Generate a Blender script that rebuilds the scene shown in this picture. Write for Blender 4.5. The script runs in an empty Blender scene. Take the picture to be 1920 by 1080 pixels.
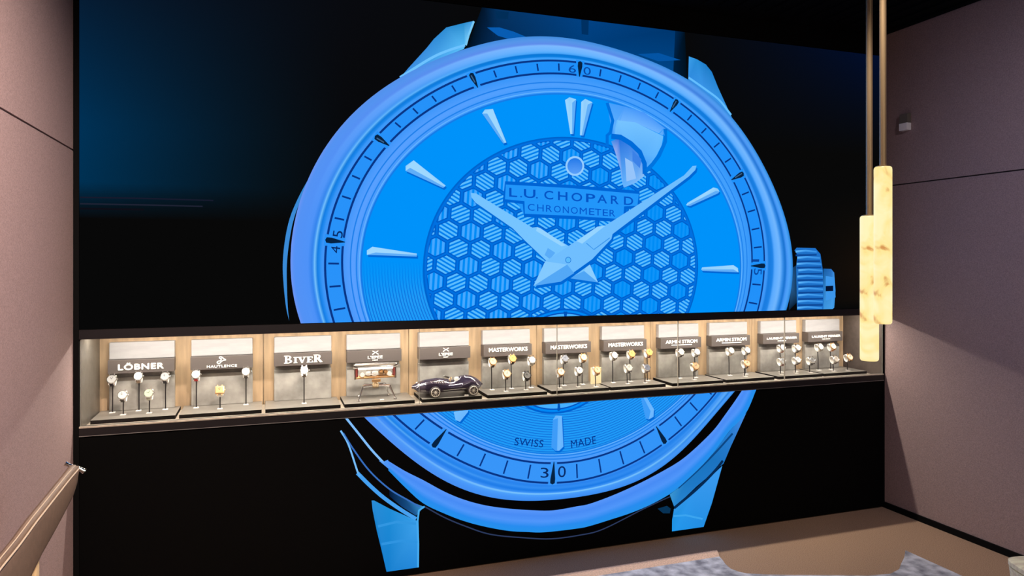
import bpy, bmesh, math, random
import numpy as np
from mathutils import Vector, Matrix
random.seed(4)
PI = math.pi
SC = bpy.context.scene
C = SC.collection

# ------------------------------------------------------------------ camera, world, lights, exposure
FOC, TH, DIST, EYE = 1333.0, math.atan(460 / 1333.0), 3.369, 1.5     # focal length (pixels of a 1920 frame), yaw, distance to the video wall, eye height
cam_d = bpy.data.cameras.new('camera'); cam = bpy.data.objects.new('camera', cam_d); C.objects.link(cam)
cam.location = (0, -DIST, EYE); cam.rotation_euler = (PI / 2, 0, -TH)
cam_d.sensor_width = 36.0; cam_d.lens = 36.0 * FOC / 1920; cam_d.shift_y = -49 / 1920; cam_d.clip_start = 0.05
SC.camera = cam
SC.view_settings.view_transform = 'Standard'; SC.view_settings.look = 'None'
SC.view_settings.exposure = 0.0; SC.view_settings.gamma = 1.0; SC.view_settings.use_curve_mapping = False
wd = bpy.data.worlds.new('world'); SC.world = wd; wd.use_nodes = True
wd.node_tree.nodes['Background'].inputs[0].default_value = (0.02, 0.02, 0.022, 1)
wd.node_tree.nodes['Background'].inputs[1].default_value = 0.3

def area(name, loc, rot, sx, sy, power, col):
    l = bpy.data.lights.new(name, 'AREA'); l.shape = 'RECTANGLE'; l.size = sx; l.size_y = sy; l.energy = power; l.color = col
    o = bpy.data.objects.new(name, l); C.objects.link(o); o.location = loc; o.rotation_euler = rot; return o
# warm LED line under the top of the showcase
area('showcase_led', (1.41, 0.107, 1.2005), (0, 0, 0), 4.24, 0.012, 31, (1.0, 0.92, 0.83))
area('board_fill_light', (1.41, 0.014, 1.190), (math.radians(86), 0, 0), 4.24, 0.012, 62, (1.0, 0.95, 0.89))  # added inward-facing strip, evens out the light on the boards
# unseen fill spots added under the ceiling to light walls and floor
def spot(loc, aim, power, col, size=70, blend=0.8, rad=0.08):
    l = bpy.data.lights.new('fill_spot', 'SPOT'); l.energy = power; l.color = col; l.spot_size = math.radians(size); l.spot_blend = blend; l.shadow_soft_size = rad
    o = bpy.data.objects.new('fill_spot', l); C.objects.link(o); o.location = loc
    d = Vector(aim) - Vector(loc); o.rotation_euler = d.to_track_quat('-Z', 'Y').to_euler(); return o
spot((0.45, -2.0, 2.84), (-0.76, -1.0, 1.05), 460, (1.0, 0.83, 0.74), 95, 1.0)
spot((1.9, -1.5, 2.84), (2.2, -0.9, 0.0), 60, (1.0, 0.85, 0.72), 66, 0.8)
spot((2.2, -2.5, 2.84), (3.57, -1.5, 1.8), 105, (0.74, 0.74, 1.0), 80, 1.0)
area('rear_fill', (1.4, -5.0, 2.84), (math.radians(25), 0, 0), 3.0, 1.2, 42, (1.0, 0.86, 0.76))  # fill area light added out of view behind the camera

# ------------------------------------------------------------------ helpers
def lin(c):
    return tuple(((v / 255) / 12.92 if v / 255 <= 0.04045 else ((v / 255 + 0.055) / 1.055) ** 2.4) for v in c[:3]) + (1.0,)

def mat(name, rgb, rough=0.6, metal=0.0, noise=0, amp=0.15, bump=0, bump_scale=200, spec=0.5, emit=0, stretch=(1, 1, 1), rgb2=None, coat=0):
    m = bpy.data.materials.new(name); m.use_nodes = True; nt = m.node_tree; b = nt.nodes['Principled BSDF']
    b.inputs['Base Color'].default_value = lin(rgb); b.inputs['Roughness'].default_value = rough; b.inputs['Metallic'].default_value = metal
    b.inputs['Specular IOR Level'].default_value = spec; b.inputs['Coat Weight'].default_value = coat
    tc = nt.nodes.new('ShaderNodeTexCoord'); mp = nt.nodes.new('ShaderNodeMapping'); mp.inputs['Scale'].default_value = stretch
    nt.links.new(tc.outputs['Object'], mp.inputs[0])
    if noise:
        n = nt.nodes.new('ShaderNodeTexNoise'); n.inputs['Scale'].default_value = noise; n.inputs['Detail'].default_value = 5
        nt.links.new(mp.outputs[0], n.inputs['Vector'])
        r = nt.nodes.new('ShaderNodeValToRGB'); r.color_ramp.elements[0].position = 0.32; r.color_ramp.elements[1].position = 0.68
        c2 = rgb2 or tuple(min(255, v * (1 + amp)) for v in rgb); c1 = rgb if rgb2 else tuple(v * (1 - amp) for v in rgb)
        r.color_ramp.elements[0].color = lin(c1); r.color_ramp.elements[1].color = lin(c2)
        nt.links.new(n.outputs['Fac'], r.inputs[0]); nt.links.new(r.outputs[0], b.inputs['Base Color'])
        if emit: nt.links.new(r.outputs[0], b.inputs['Emission Color'])
    if bump:
        n2 = nt.nodes.new('ShaderNodeTexNoise'); n2.inputs['Scale'].default_value = bump_scale; n2.inputs['Detail'].default_value = 3
        nt.links.new(mp.outputs[0], n2.inputs['Vector']); bp = nt.nodes.new('ShaderNodeBump'); bp.inputs['Strength'].default_value = bump; bp.inputs['Distance'].default_value = 0.004
        nt.links.new(n2.outputs['Fac'], bp.inputs['Height']); nt.links.new(bp.outputs[0], b.inputs['Normal'])
    if emit:
        b.inputs['Emission Strength'].default_value = emit
        if not noise: b.inputs['Emission Color'].default_value = lin(rgb)
    return m

M = {}
M['wall'] = mat('mauve_wall_panel', (150, 126, 122), 0.75, noise=260, amp=0.10, bump=0.25, bump_scale=420)
M['floor'] = mat('brown_carpet', (156, 127, 104), 0.95, noise=260, amp=0.16, bump=0.3, bump_scale=520, spec=0.1)
M['black'] = mat('matt_black', (9, 9, 9), 0.7, spec=0.1)
M['ceil'] = mat('black_ceiling', (6, 6, 6), 0.85, spec=0.1)
M['frame'] = mat('black_metal_frame', (26, 22, 24), 0.45, spec=0.4)
M['panel'] = mat('led_panel_black', (4, 4, 4), 0.75, spec=0.08)
M['wood'] = mat('light_oak', (186, 158, 124), 0.55, noise=6, amp=0.10, stretch=(6, 6, 0.7))
M['taupe'] = mat('taupe_side_panel', (92, 87, 79), 0.35, noise=40, amp=0.08)
M['dark_side'] = mat('dark_side_panel', (78, 68, 62), 0.5, noise=40, amp=0.08)
M['sill'] = mat('greige_floor_panel', (186, 174, 156), 0.45, noise=60, amp=0.06)
M['tray'] = mat('greige_tray', (124, 119, 111), 0.35, noise=30, amp=0.05)
M['white'] = mat('white_board', (168, 166, 166), 0.5, noise=20, amp=0.03, stretch=(0.6, 1, 3))
M['bar'] = mat('taupe_sign_bar', (92, 84, 80), 0.5)
M['stone'] = mat('grey_stone_panel', (128, 124, 118), 0.5, noise=14, rgb2=(170, 166, 158))
M['letter'] = mat('white_letters', (250, 246, 236), 0.4, emit=0.35)
M['cuff'] = mat('ivory_cuff', (250, 246, 238), 0.35)
M['rod'] = mat('black_rod', (22, 20, 22), 0.4)
M['steel'] = mat('polished_steel', (226, 224, 220), 0.18, metal=1.0)
M['gold'] = mat('rose_gold', (232, 184, 130), 0.3, metal=0.8)
M['rim'] = mat('silver_rim', (240, 234, 226), 0.45, metal=0.3)
M['brass'] = mat('brushed_brass', (176, 152, 118), 0.42, metal=0.55)
M['chrome'] = mat('chrome', (225, 225, 225), 0.08, metal=1.0)
M['edge_highlight'] = mat('grey_edge_highlight', (150, 146, 142), 0.4, metal=0.3)  # pale grey that stands in for a highlight on the frame edge
M['leather'] = mat('taupe_leather', (116, 95, 78), 0.42, noise=50, amp=0.05, bump=0.08, bump_scale=300)
M['piping'] = mat('pale_piping', (196, 176, 152), 0.4)
M['legwood'] = mat('pale_wood', (206, 178, 134), 0.5, noise=20, amp=0.15, stretch=(1, 1, 0.2))
M['rug'] = mat('grey_marbled_rug', (112, 112, 122), 0.8, noise=15, rgb2=(204, 204, 214), bump=0.2, bump_scale=200)
M['rug_stripe'] = mat('beige_rug_stripe', (206, 170, 146), 0.85, noise=120, amp=0.10)
M['cream'] = mat('cream_grained', (244, 230, 200), 0.55, noise=16, amp=0.09, stretch=(1, 4, 4))
M['paint'] = mat('dark_aubergine_paint', (44, 38, 56), 0.14, spec=0.7, coat=1.0)
M['tyre'] = mat('tyre_rubber', (58, 52, 50), 0.5)
M['grey'] = mat('grey_plastic', (110, 102, 90), 0.5)
M['plastic'] = mat('white_plastic', (250, 244, 236), 0.45)
M['seam'] = mat('dark_seam', (40, 32, 32), 0.9)

def glass_mat():
    m = bpy.data.materials.new('clear_glass'); m.use_nodes = True; nt = m.node_tree; nt.nodes.clear()
    o = nt.nodes.new('ShaderNodeOutputMaterial'); t = nt.nodes.new('ShaderNodeBsdfTransparent'); g = nt.nodes.new('ShaderNodeBsdfGlossy'); mx = nt.nodes.new('ShaderNodeMixShader')
    t.inputs[0].default_value = (0.985, 0.99, 0.985, 1); g.inputs['Roughness'].default_value = 0.02; mx.inputs[0].default_value = 0.03
    nt.links.new(t.outputs[0], mx.inputs[1]); nt.links.new(g.outputs[0], mx.inputs[2]); nt.links.new(mx.outputs[0], o.inputs[0]); return m
M['glass'] = glass_mat()
M['glass_edge'] = mat('ground_glass_edge', (150, 143, 132), 0.4)

def picture_mat():
    m = bpy.data.materials.new('screen_picture'); m.use_nodes = True; nt = m.node_tree; nt.nodes.clear()
    o = nt.nodes.new('ShaderNodeOutputMaterial'); e = nt.nodes.new('ShaderNodeEmission'); a = nt.nodes.new('ShaderNodeAttribute'); a.attribute_name = 'col'
    nt.links.new(a.outputs['Color'], e.inputs[0]); nt.links.new(e.outputs[0], o.inputs[0]); return m
M['pic'] = picture_mat()

def alabaster():
    m = bpy.data.materials.new('glowing_alabaster'); m.use_nodes = True; nt = m.node_tree; b = nt.nodes['Principled BSDF']
    tc = nt.nodes.new('ShaderNodeTexCoord'); n = nt.nodes.new('ShaderNodeTexNoise'); n.inputs['Scale'].default_value = 9; n.inputs['Detail'].default_value = 3; n.inputs['Distortion'].default_value = 1.2
    nt.links.new(tc.outputs['Object'], n.inputs['Vector'])
    r = nt.nodes.new('ShaderNodeValToRGB'); e = r.color_ramp.elements; e[0].position = 0.27; e[0].color = lin((214, 150, 84)); e[1].position = 0.36; e[1].color = lin((255, 230, 150))
    x = e.new(0.60); x.color = lin((255, 243, 186)); nt.links.new(n.outputs['Fac'], r.inputs[0])
    nt.links.new(r.outputs[0], b.inputs['Emission Color']); b.inputs['Emission Strength'].default_value = 1.0
    b.inputs['Base Color'].default_value = lin((70, 58, 40)); b.inputs['Roughness'].default_value = 0.35; return m
M['alab'] = alabaster()

def link(name, bm, m, parent=None, smooth=False, loc=None):
    bmesh.ops.recalc_face_normals(bm, faces=bm.faces)
    me = bpy.data.meshes.new(name); bm.to_mesh(me); bm.free()
    for mm in (m if isinstance(m, (list, tuple)) else [m]): me.materials.append(mm)
    if smooth:
        for p in me.polygons: p.use_smooth = True
        me.set_sharp_from_angle(angle=math.radians(40))
    o = bpy.data.objects.new(name, me); C.objects.link(o)
    if parent: o.parent = parent
    if loc: o.location = loc
    return o
def tag(o, label, cat, group=None, kind=None):
    o['label'] = label; o['category'] = cat
    if group: o['group'] = group
    if kind: o['kind'] = kind
    return o
def thing(name, label, cat, loc=(0, 0, 0), group=None, rot=(0, 0, 0)):
    o = bpy.data.objects.new(name, None); C.objects.link(o); o.location = loc; o.rotation_euler = rot; o.empty_display_size = 0.05
    return tag(o, label, cat, group)
def struct(name, bm, m, label, cat):
    o = link(name, bm, m); return tag(o, label, cat, None, 'structure')

def box(bm, x0, x1, y0, y1, z0, z1, mi=0, bev=0):
    r = bmesh.ops.create_cube(bm, size=1.0, matrix=Matrix.Translation(((x0 + x1) / 2, (y0 + y1) / 2, (z0 + z1) / 2)) @ Matrix.Diagonal((x1 - x0, y1 - y0, z1 - z0, 1)))
    fs = set(f for v in r['verts'] for f in v.link_faces)
    for f in fs: f.material_index = mi
    if bev:
        es = list(set(e for v in r['verts'] for e in v.link_edges)); bmesh.ops.bevel(bm, geom=es, offset=bev, segments=2, profile=0.6, affect='EDGES')
    return bm
def B(*a, **k): return box(bmesh.new(), *a, **k)
def tube(bm, pts, r, n=10, cap=True):
    pts = [Vector(p) for p in pts]; rs = r if isinstance(r, (list, tuple)) else [r] * len(pts); rings = []
    for i, p in enumerate(pts):
        d = (pts[min(i + 1, len(pts) - 1)] - pts[max(i - 1, 0)]).normalized(); q = d.to_track_quat('Z', 'Y')
        rings.append([bm.verts.new(p + q @ Vector((rs[i] * math.cos(t), rs[i] * math.sin(t), 0))) for t in [2 * PI * k / n for k in range(n)]])
    for a, b in zip(rings, rings[1:]):
        for k in range(n): bm.faces.new((a[k], a[(k + 1) % n], b[(k + 1) % n], b[k]))
    if cap: bm.faces.new(rings[0][::-1]); bm.faces.new(rings[-1])
    return bm
def lathe(bm, prof, axis='Y', n=24, c=(0, 0, 0)):
    rings = []
    for r, h in prof:
        ring = []
        for k in range(n):
            t = 2 * PI * k / n; a, b = r * math.cos(t), r * math.sin(t)
            v = {'Y': (a, h, b), 'Z': (a, b, h), 'X': (h, a, b)}[axis]
            ring.append(bm.verts.new(Vector(v) + Vector(c)))
        rings.append(ring)
    for a, b in zip(rings, rings[1:]):
        for k in range(n): bm.faces.new((a[k], a[(k + 1) % n], b[(k + 1) % n], b[k]))
    bm.faces.new(rings[0]); bm.faces.new(rings[-1][::-1]); return bm
def loft(bm, rings, close=True):
    vs = [[bm.verts.new(p) for p in r] for r in rings]; n = len(vs[0])
    for a, b in zip(vs, vs[1:]):
        for k in range(n): bm.faces.new((a[k], a[(k + 1) % n], b[(k + 1) % n], b[k]))
    if close: bm.faces.new(vs[0][::-1]); bm.faces.new(vs[-1])
    return bm

_tc = {}
def text2d(s, off=0.0, space=1.0):
    key = (s, off, space)
    if key in _tc: return _tc[key]
    cu = bpy.data.curves.new('t', 'FONT'); cu.body = s; cu.size = 1; cu.offset = off; cu.space_character = space; cu.resolution_u = 4; cu.fill_mode = 'FRONT'; cu.dimensions = '2D'
    ob = bpy.data.objects.new('t', cu); C.objects.link(ob); dg = bpy.context.evaluated_depsgraph_get(); dg.update()
    me = ob.evaluated_get(dg).to_mesh(); v = np.array([q.co[:2] for q in me.vertices]); f = [tuple(p.vertices) for p in me.polygons]
    ob.evaluated_get(dg).to_mesh_clear(); bpy.data.objects.remove(ob); bpy.data.curves.remove(cu)
    lo = v.min(0); hi = v.max(0); _tc[key] = ((v - lo) / (hi - lo), f, hi - lo); return _tc[key]
def letters(bm, s, x0, x1, z0, z1, y, off=0.0, space=1.0, depth=0.003):
    if off:                                                      # heavier strokes: the same outline set side by side
        h = off * (z1 - z0) * .9
        for k, (sx, sz) in enumerate(((-h, 0), (h, 0), (0, -h), (0, h))): letters(bm, s, x0 + h + sx, x1 - h + sx, z0 + h + sz, z1 - h + sz, y - .00004 * k, 0.0, space, depth)
        return bm
    v, f, _ = text2d(s, off, space)
    vs = [bm.verts.new((x0 + a * (x1 - x0), y, z0 + b * (z1 - z0))) for a, b in v]
    fs = []
    for q in f:
        try: fs.append(bm.faces.new([vs[i] for i in q]))
        except ValueError: pass
    bmesh.ops.remove_doubles(bm, verts=[q for q in vs if q.is_valid], dist=1e-6)
    fs = [q for q in fs if q.is_valid]
    e = bmesh.ops.extrude_face_region(bm, geom=fs)
    for q in e['geom']:
        if isinstance(q, bmesh.types.BMVert): q.co.y -= depth
    return bm
def quadbar(bm, a, b, w, y, depth=0.003):
    a = Vector((a[0], 0, a[1])); b = Vector((b[0], 0, b[1])); d = (b - a).normalized(); n = Vector((-d.z, 0, d.x)) * w / 2
    r = [[Vector((p.x, yy, p.z)) for p in (a + n, a - n, b - n, b + n)] for yy in (y, y - depth)]
    return loft(bm, r)

# ------------------------------------------------------------------ the room shell
XL, XR, ZC = -0.7555, 3.575, 2.885
LEFT, RIGHT, TOPZ, BOTZ = -0.7335, 3.5625, 2.757, 0.006        # the video wall
NT, NB = 1.2185, 0.7755                                          # screen edges above and below the showcase
struct('floor', B(XL - .1, XR + .1, -6.2, 0.6, -0.05, 0.0), M['floor'], 'brown short-pile carpet floor in front of the video wall', 'floor')
bm = B(XL - .1, XR + .1, -6.2, 0.6, ZC, ZC + 0.06)
for k in range(44): box(bm, XL + 0.05 + k * 0.1, XL + 0.075 + k * 0.1, -6.2, -0.12, ZC - 0.012, ZC + 0.001)
struct('ceiling', bm, M['ceil'], 'black slatted ceiling above the video wall', 'ceiling')
bm = B(XL - .1, XR + .1, 0.46, 0.6, 0, ZC); box(bm, XL, XR, 0.0, 0.46, TOPZ + 0.004, ZC - 0.0005)
struct('wall_back', bm, M['black'], 'black wall behind and above the giant video screen', 'wall')
def side_wall(name, x0, x1, xs, label):
    bm = bmesh.new(); g = 0.0035; zs = 1.962
    box(bm, x0, x1, -6.2, 0.46, 0.0, zs - g, 0); box(bm, x0, x1, -6.2, 0.46, zs + g, ZC, 0)
    a, b = (x0, x1 - 0.008) if xs > 0 else (x0 + 0.008, x1)
    box(bm, a, b, -6.2, 0.46, zs - g, zs + g, 1)
    return struct(name, bm, [M['wall'], M['seam']], label, 'wall')
side_wall('wall_left', XL - 0.1, XL, 1, 'mauve panelled wall at the left of the video wall')
side_wall('wall_right', XR, XR + 0.1, -1, 'mauve panelled wall at the right of the video wall')
struct('wall_rear', B(XL - .1, XR + .1, -6.3, -6.2, 0, ZC), M['wall'], 'mauve wall behind the viewer', 'wall')
struct('baseboard_right', B(XR - 0.012, XR - 0.0003, -6.1, -0.001, 0.0, 0.034), M['black'], 'thin black baseboard along the right wall', 'baseboard')
struct('trim_1', B(XL + 0.0003, LEFT - 0.001, -0.004, 0.42, 0.0, ZC - 0.02), M['black'], 'black upright strip between left wall and video wall', 'trim')
struct('trim_2', B(RIGHT + 0.001, XR - 0.0003, -0.001, 0.42, 0.0, ZC - 0.02), M['black'], 'thin black strip between video wall and right wall', 'trim')

# ------------------------------------------------------------------ the video wall and the picture it shows
def W(u, v):                                                     # a point of the picture, measured on the photograph, on the plane of the screen
    cx = (u - 960) / FOC; cz = -(v - 491) / FOC
    dx = math.sin(TH) + cx * math.cos(TH); dy = math.cos(TH) - cx * math.sin(TH); t = DIST / dy
    return (dx * t, EYE + cz * t)
def Z(ox, oy, s): return lambda *pts: [W(ox + x / s, oy + y / s) for x, y in pts]
P0 = lambda *pts: [W(*p) for p in pts]
PA, PB, PC_, PD, PE, PF = Z(520, 0, 3), Z(1040, 60, 3.6), Z(520, 300, 3.374), Z(1000, 320, 3.2), Z(620, 720, 3), Z(1060, 700, 2.841)
P7 = Z(860, 0, 6.4)
C0 = np.array([1.466, 1.468])

vw = thing('video_wall', 'wall-filling black video screen showing a giant blue wristwatch', 'video screen', (0, 0, 0))
for (z0, z1) in ((NT, TOPZ), (BOTZ, NB)):
    link('screen_panel', B(LEFT, RIGHT, 0.0, 0.05, z0, z1), M['panel'], vw)

def cr(pts, n=5):                                               # smooth curve through the points
    P = [np.array(p) for p in pts]; P = [2 * P[0] - P[1]] + P + [2 * P[-1] - P[-2]]; out = []
    for i in range(1, len(P) - 2):
        for k in range(n):
            t = k / n; a, b, c, d = P[i - 1:i + 3]; out.append(tuple(.5 * (2 * b + (c - a) * t + (2 * a - 5 * b + 4 * c - d) * t * t + (3 * b - a - 3 * c + d) * t ** 3)))
    return out + [tuple(P[-2])]
class Pic:
    def __init__(s): s.bm = bmesh.new(); s.cl = s.bm.verts.layers.float_color.new('col')
    def poly(s, pts, col, lay):
        cols = col if isinstance(col, list) else [col] * len(pts)
        vs = []
        for p, c in zip(pts, cols):
            v = s.bm.verts.new((p[0], -0.00025 * lay - 0.0003, p[1])); v[s.cl] = lin(c); vs.append(v)
        try: return s.bm.faces.new(vs)
        except ValueError: return None
    def stroke(s, pts, w, col, lay, closed=False, taper=False):
        n = len(pts); P = [np.array(p) for p in pts]; L = []
        for i in range(n):
            a = P[(i - 1) % n] if (closed or i > 0) else P[0]; b = P[(i + 1) % n] if (closed or i < n - 1) else P[-1]
            d = b - a; d = d / (np.linalg.norm(d) + 1e-9); nn = np.array([-d[1], d[0]])
            ww = w * (math.sin(PI * (i + 0.001) / (n - 1)) if taper else 1) / 2 + (1e-5 if taper else 0); L.append((P[i] + nn * ww, P[i] - nn * ww))
        for i in range(n if closed else n - 1):
            a, b = L[i], L[(i + 1) % n]; s.poly([a[0], a[1], b[1], b[0]], col, lay)
    def text(s, txt, c, right, up, col, lay, off=0.0, space=1.0):
        v, f, _ = text2d(txt, off, space); c, right, up = map(np.array, (c, right, up))
        Q = [c + (a - .5) * right + (b - .5) * up for a, b in v]
        vs = []
        for q in Q:
            k = s.bm.verts.new((q[0], -0.00025 * lay - 0.0003, q[1])); k[s.cl] = lin(col); vs.append(k)
        for g in f:
            try: s.bm.faces.new([vs[i] for i in g])
            except ValueError: pass
    def done(s, name, label=None):
        bm = s.bm; bmesh.ops.triangulate(bm, faces=bm.faces[:])
        def cut(b, co, no): bmesh.ops.bisect_plane(b, geom=b.verts[:] + b.edges[:] + b.faces[:], plane_co=co, plane_no=no, clear_outer=True, dist=1e-7)
        b2 = bm.copy()
        cut(bm, (0, 0, NT + 0.002), (0, 0, -1)); cut(bm, (0, 0, TOPZ), (0, 0, 1))
        cut(b2, (0, 0, NB - 0.002), (0, 0, 1)); cut(b2, (0, 0, BOTZ + .03), (0, 0, -1))
        for b in (bm, b2): cut(b, (RIGHT, 0, 0), (1, 0, 0)); cut(b, (LEFT, 0, 0), (-1, 0, 0))
        t = bpy.data.meshes.new('t'); b2.to_mesh(t); b2.free(); bm.from_mesh(t); bpy.data.meshes.remove(t)
        me = bpy.data.meshes.new(name); bm.to_mesh(me); bm.free(); me.materials.append(M['pic'])
        o = bpy.data.objects.new(name, me); C.objects.link(o); o.parent = vw
        if label: o['label'] = label
        return o

def four(c):
    N = (len(c) - 1) // 2
    return lambda t: c[0] + sum(c[2 * k - 1] * math.cos(k * t) + c[2 * k] * math.sin(k * t) for k in range(1, N + 1))
RTO = four([1.1367, .0049, -.0046, .0661, .0049, -.0024, .0138, .012, .0016])
RTI = four([1.0561, .0006, .0135, .0675, .0041, -.0017, .0141, .0107, .0003])
RDI = four([.9757, .0047, -.0197, .0648, .0036, -.0003, .009, .01, -.0022])
RHX = four([.6993, .0099, .0222, .0607, .0042, .0007, -.0062])
_bz = [(548, 504.5), (558.5, 596), (564.5, 374), (566.7, 355), (1035, 71), (872.5, 90.6), (1157, 90.6), (1290, 151.7), (1376, 226.7), (1415, 279), (1451, 351.7), (1469, 398), (1480, 460.6), (1484, 514), (1478, 582), (740, 151.7), (630, 253), (583, 320),
       (683, 781.7), (700, 796.7), (773, 866.7), (853, 906.7), (953, 936.7), (1020, 940), (1120, 926.7), (1148, 915), (1236, 876), (1306, 823), (1370, 735)]
def fitring(px, N=7, reg=2e-5):
    p = np.array([W(*q) for q in px]) - C0; t = np.arctan2(p[:, 1], p[:, 0]); r = np.hypot(p[:, 0], p[:, 1])
    A = np.stack([np.ones_like(t)] + [f(n * t) for n in range(1, N + 1) for f in (np.cos, np.sin)], 1)
    R_ = np.diag([0] + [reg * n ** 4 for n in range(1, N + 1) for _ in (0, 1)])
    return four(list(np.linalg.solve(A.T @ A + R_, A.T @ r)))
RBZ = fitring(_bz)
def pol(r, t): return (C0[0] + r * math.cos(t), C0[1] + r * math.sin(t))
NA = 240
def ring(pc, ra, rb, cola, colb, lay, t0=0.0, t1=2 * PI, n=NA):
    for k in range(n):
        a, b = t0 + (t1 - t0) * k / n, t0 + (t1 - t0) * (k + 1) / n
        ca = cola(a) if callable(cola) else cola; cb = colb(a) if callable(colb) else colb
        ca2 = cola(b) if callable(cola) else cola; cb2 = colb(b) if callable(colb) else colb
        pc.poly([pol(ra(a), a), pol(rb(a), a), pol(rb(b), b), pol(ra(b), b)], [ca, cb, cb2, ca2], lay)
def mixr(f, g, t): return lambda a: f(a) * (1 - t) + g(a) * t
def disc(pc, f, col, lay, n=NA):
    pts = [pol(f(2 * PI * k / n), 2 * PI * k / n) for k in range(n)]
    for k in range(n): pc.poly([tuple(C0), pts[k], pts[(k + 1) % n]], col, lay)
def lerpc(a, b, t): return tuple(a[i] * (1 - t) + b[i] * t for i in range(3))
def inter(stops, x):
    if x <= stops[0][0]: return stops[0][1]
    for (a, ca), (b, cb) in zip(stops, stops[1:]):
        if x <= b: return lerpc(ca, cb, (x - a) / (b - a + 1e-9))
    return stops[-1][1]
THETA = lambda m: math.radians(90 - 6 * m - 3.505 + .388 * math.cos(math.radians(6 * m)) + 3.364 * math.sin(math.radians(6 * m)) - .595 * math.cos(math.radians(12 * m)) - 4.179 * math.sin(math.radians(12 * m)))

# dim glow of the picture's dark ground
pc = Pic(); nx, nz = 44, 30
def glow(x, z):
    u = (x - LEFT) / (RIGHT - LEFT); h = (z - NT) / (TOPZ - NT)
    c = np.array([8., 8., 8.])
    if h > 0:
        g = max(0, 1 - u / 0.26) ** 1.3 * min(1, max(0, (h - 0.30) / 0.10)) * (1 - 0.75 * max(0, (h - .55) / .45))
        c = c + g * np.array([-8., 40., 72.])
        g2 = max(0, 1 - u / 0.45) * max(0, h - 0.3); c = c + g2 * np.array([2., 6., 22.])
        g3 = max(0, (u - 0.66) / 0.34) * max(0, (h - 0.60) / 0.40); c = c + g3 * np.array([-6., 6., 36.])
        g4 = max(0, 1 - abs(u - .97) / .12) * max(0, 1 - abs(h - 0.15) / .3); c = c + g4 * np.array([16., 8., 2.])
    return tuple(np.clip(c, 0, 255))
for i in range(nx):
    for j in range(nz):
        xs = [LEFT + (RIGHT - LEFT) * k / nx for k in (i, i + 1)]; zs = [NT + (TOPZ - NT) * k / nz for k in (j, j + 1)]
        q = [(xs[0], zs[0]), (xs[1], zs[0]), (xs[1], zs[1]), (xs[0], zs[1])]; pc.poly(q, [glow(*p) for p in q], 0)
pc.stroke(P0((150, 370), (270, 372), (400, 376)), 0.006, (22, 26, 44), 1); pc.stroke(P0((150, 382), (260, 384), (380, 387)), 0.006, (30, 34, 50), 1)  # pale streaks paint a reflection into the dark ground
pc.stroke(P0((150, 391), (270, 393)), 0.008, (14, 14, 22), 1)
pc.done('dark_picture_ground')

# strap between the lugs
pc = Pic()
pc.poly(P0((905, 10), (935, 14), (925, 78), (874, 92), (884, 75)), [(2, 20, 40), (6, 50, 96), (4, 40, 80), (0, 12, 22), (0, 14, 26)], 2)
pc.poly(P0((935, 14), (1100, 36), (1095, 82), (925, 80)), [(6, 50, 96), (2, 66, 132), (0, 62, 124), (4, 40, 80)], 2)
pc.poly(P0((1100, 36), (1266, 56), (1262, 140), (1095, 82)), [(2, 66, 132), (0, 54, 110), (0, 70, 136), (0, 62, 124)], 2)
pc.poly(P0((1266, 56), (1284, 60), (1288, 152), (1262, 138)), [(0, 40, 82), (0, 16, 30), (0, 16, 28), (0, 30, 60)], 2)
pc.stroke(P7((340, 330), (480, 380), (650, 430), (850, 460)), 0.05, (8, 92, 178), 3, taper=True)
pc.stroke(PB((560, 150), (700, 170), (850, 190)), 0.045, (4, 84, 164), 3, taper=True)
pc.poly(P7((440, 130), (600, 145), (590, 230), (450, 225)), (2, 46, 88), 3); pc.poly(P7((1470, 235), (1560, 245), (1555, 420), (1475, 410)), (0, 48, 98), 3)
pc.done('strap', 'dark blue watch strap in the picture')

def lug(polys, strokes, label):
    pc = Pic()
    for pts, col, lay in polys: pc.poly(pts, col, lay)
    for pts, w, col, lay in strokes: pc.stroke(cr(pts) if len(pts) > 3 and lay == 7 or len(pts) > 3 and lay == 5 else pts, w, col, lay)
    pc.done('lug', label)
lug([(PA((1105, 118), (1050, 130), (950, 155), (880, 220), (840, 270), (740, 380), (680, 450), (860, 350), (1050, 275), (1062, 235)), [(70, 160, 230), (40, 140, 205), (46, 140, 210), (50, 140, 215), (56, 140, 220), (60, 140, 225), (60, 140, 225), (70, 160, 235), (90, 190, 250), (110, 200, 250)], 4)],
    [(PA((690, 436), (860, 330), (960, 285), (1055, 255)), 0.012, (110, 195, 255), 5), (PA((1060, 255), (1075, 200), (1105, 120)), 0.01, (120, 200, 245), 5)], 'upper left lug of the pictured watch')
lug([(PB((905, 165), (960, 185), (1020, 220), (1060, 270), (1100, 370), (1150, 480), (1212, 615), (1160, 540), (1000, 400), (900, 330)), [(60, 160, 235), (40, 140, 215), (30, 125, 200), (30, 125, 205), (40, 135, 215), (50, 145, 225), (60, 150, 235), (60, 150, 235), (60, 150, 235), (50, 140, 225)], 4)],
    [(PB((903, 308), (1020, 390), (1110, 460), (1190, 560)), 0.012, (100, 190, 255), 5)], 'upper right lug of the pictured watch')
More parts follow.
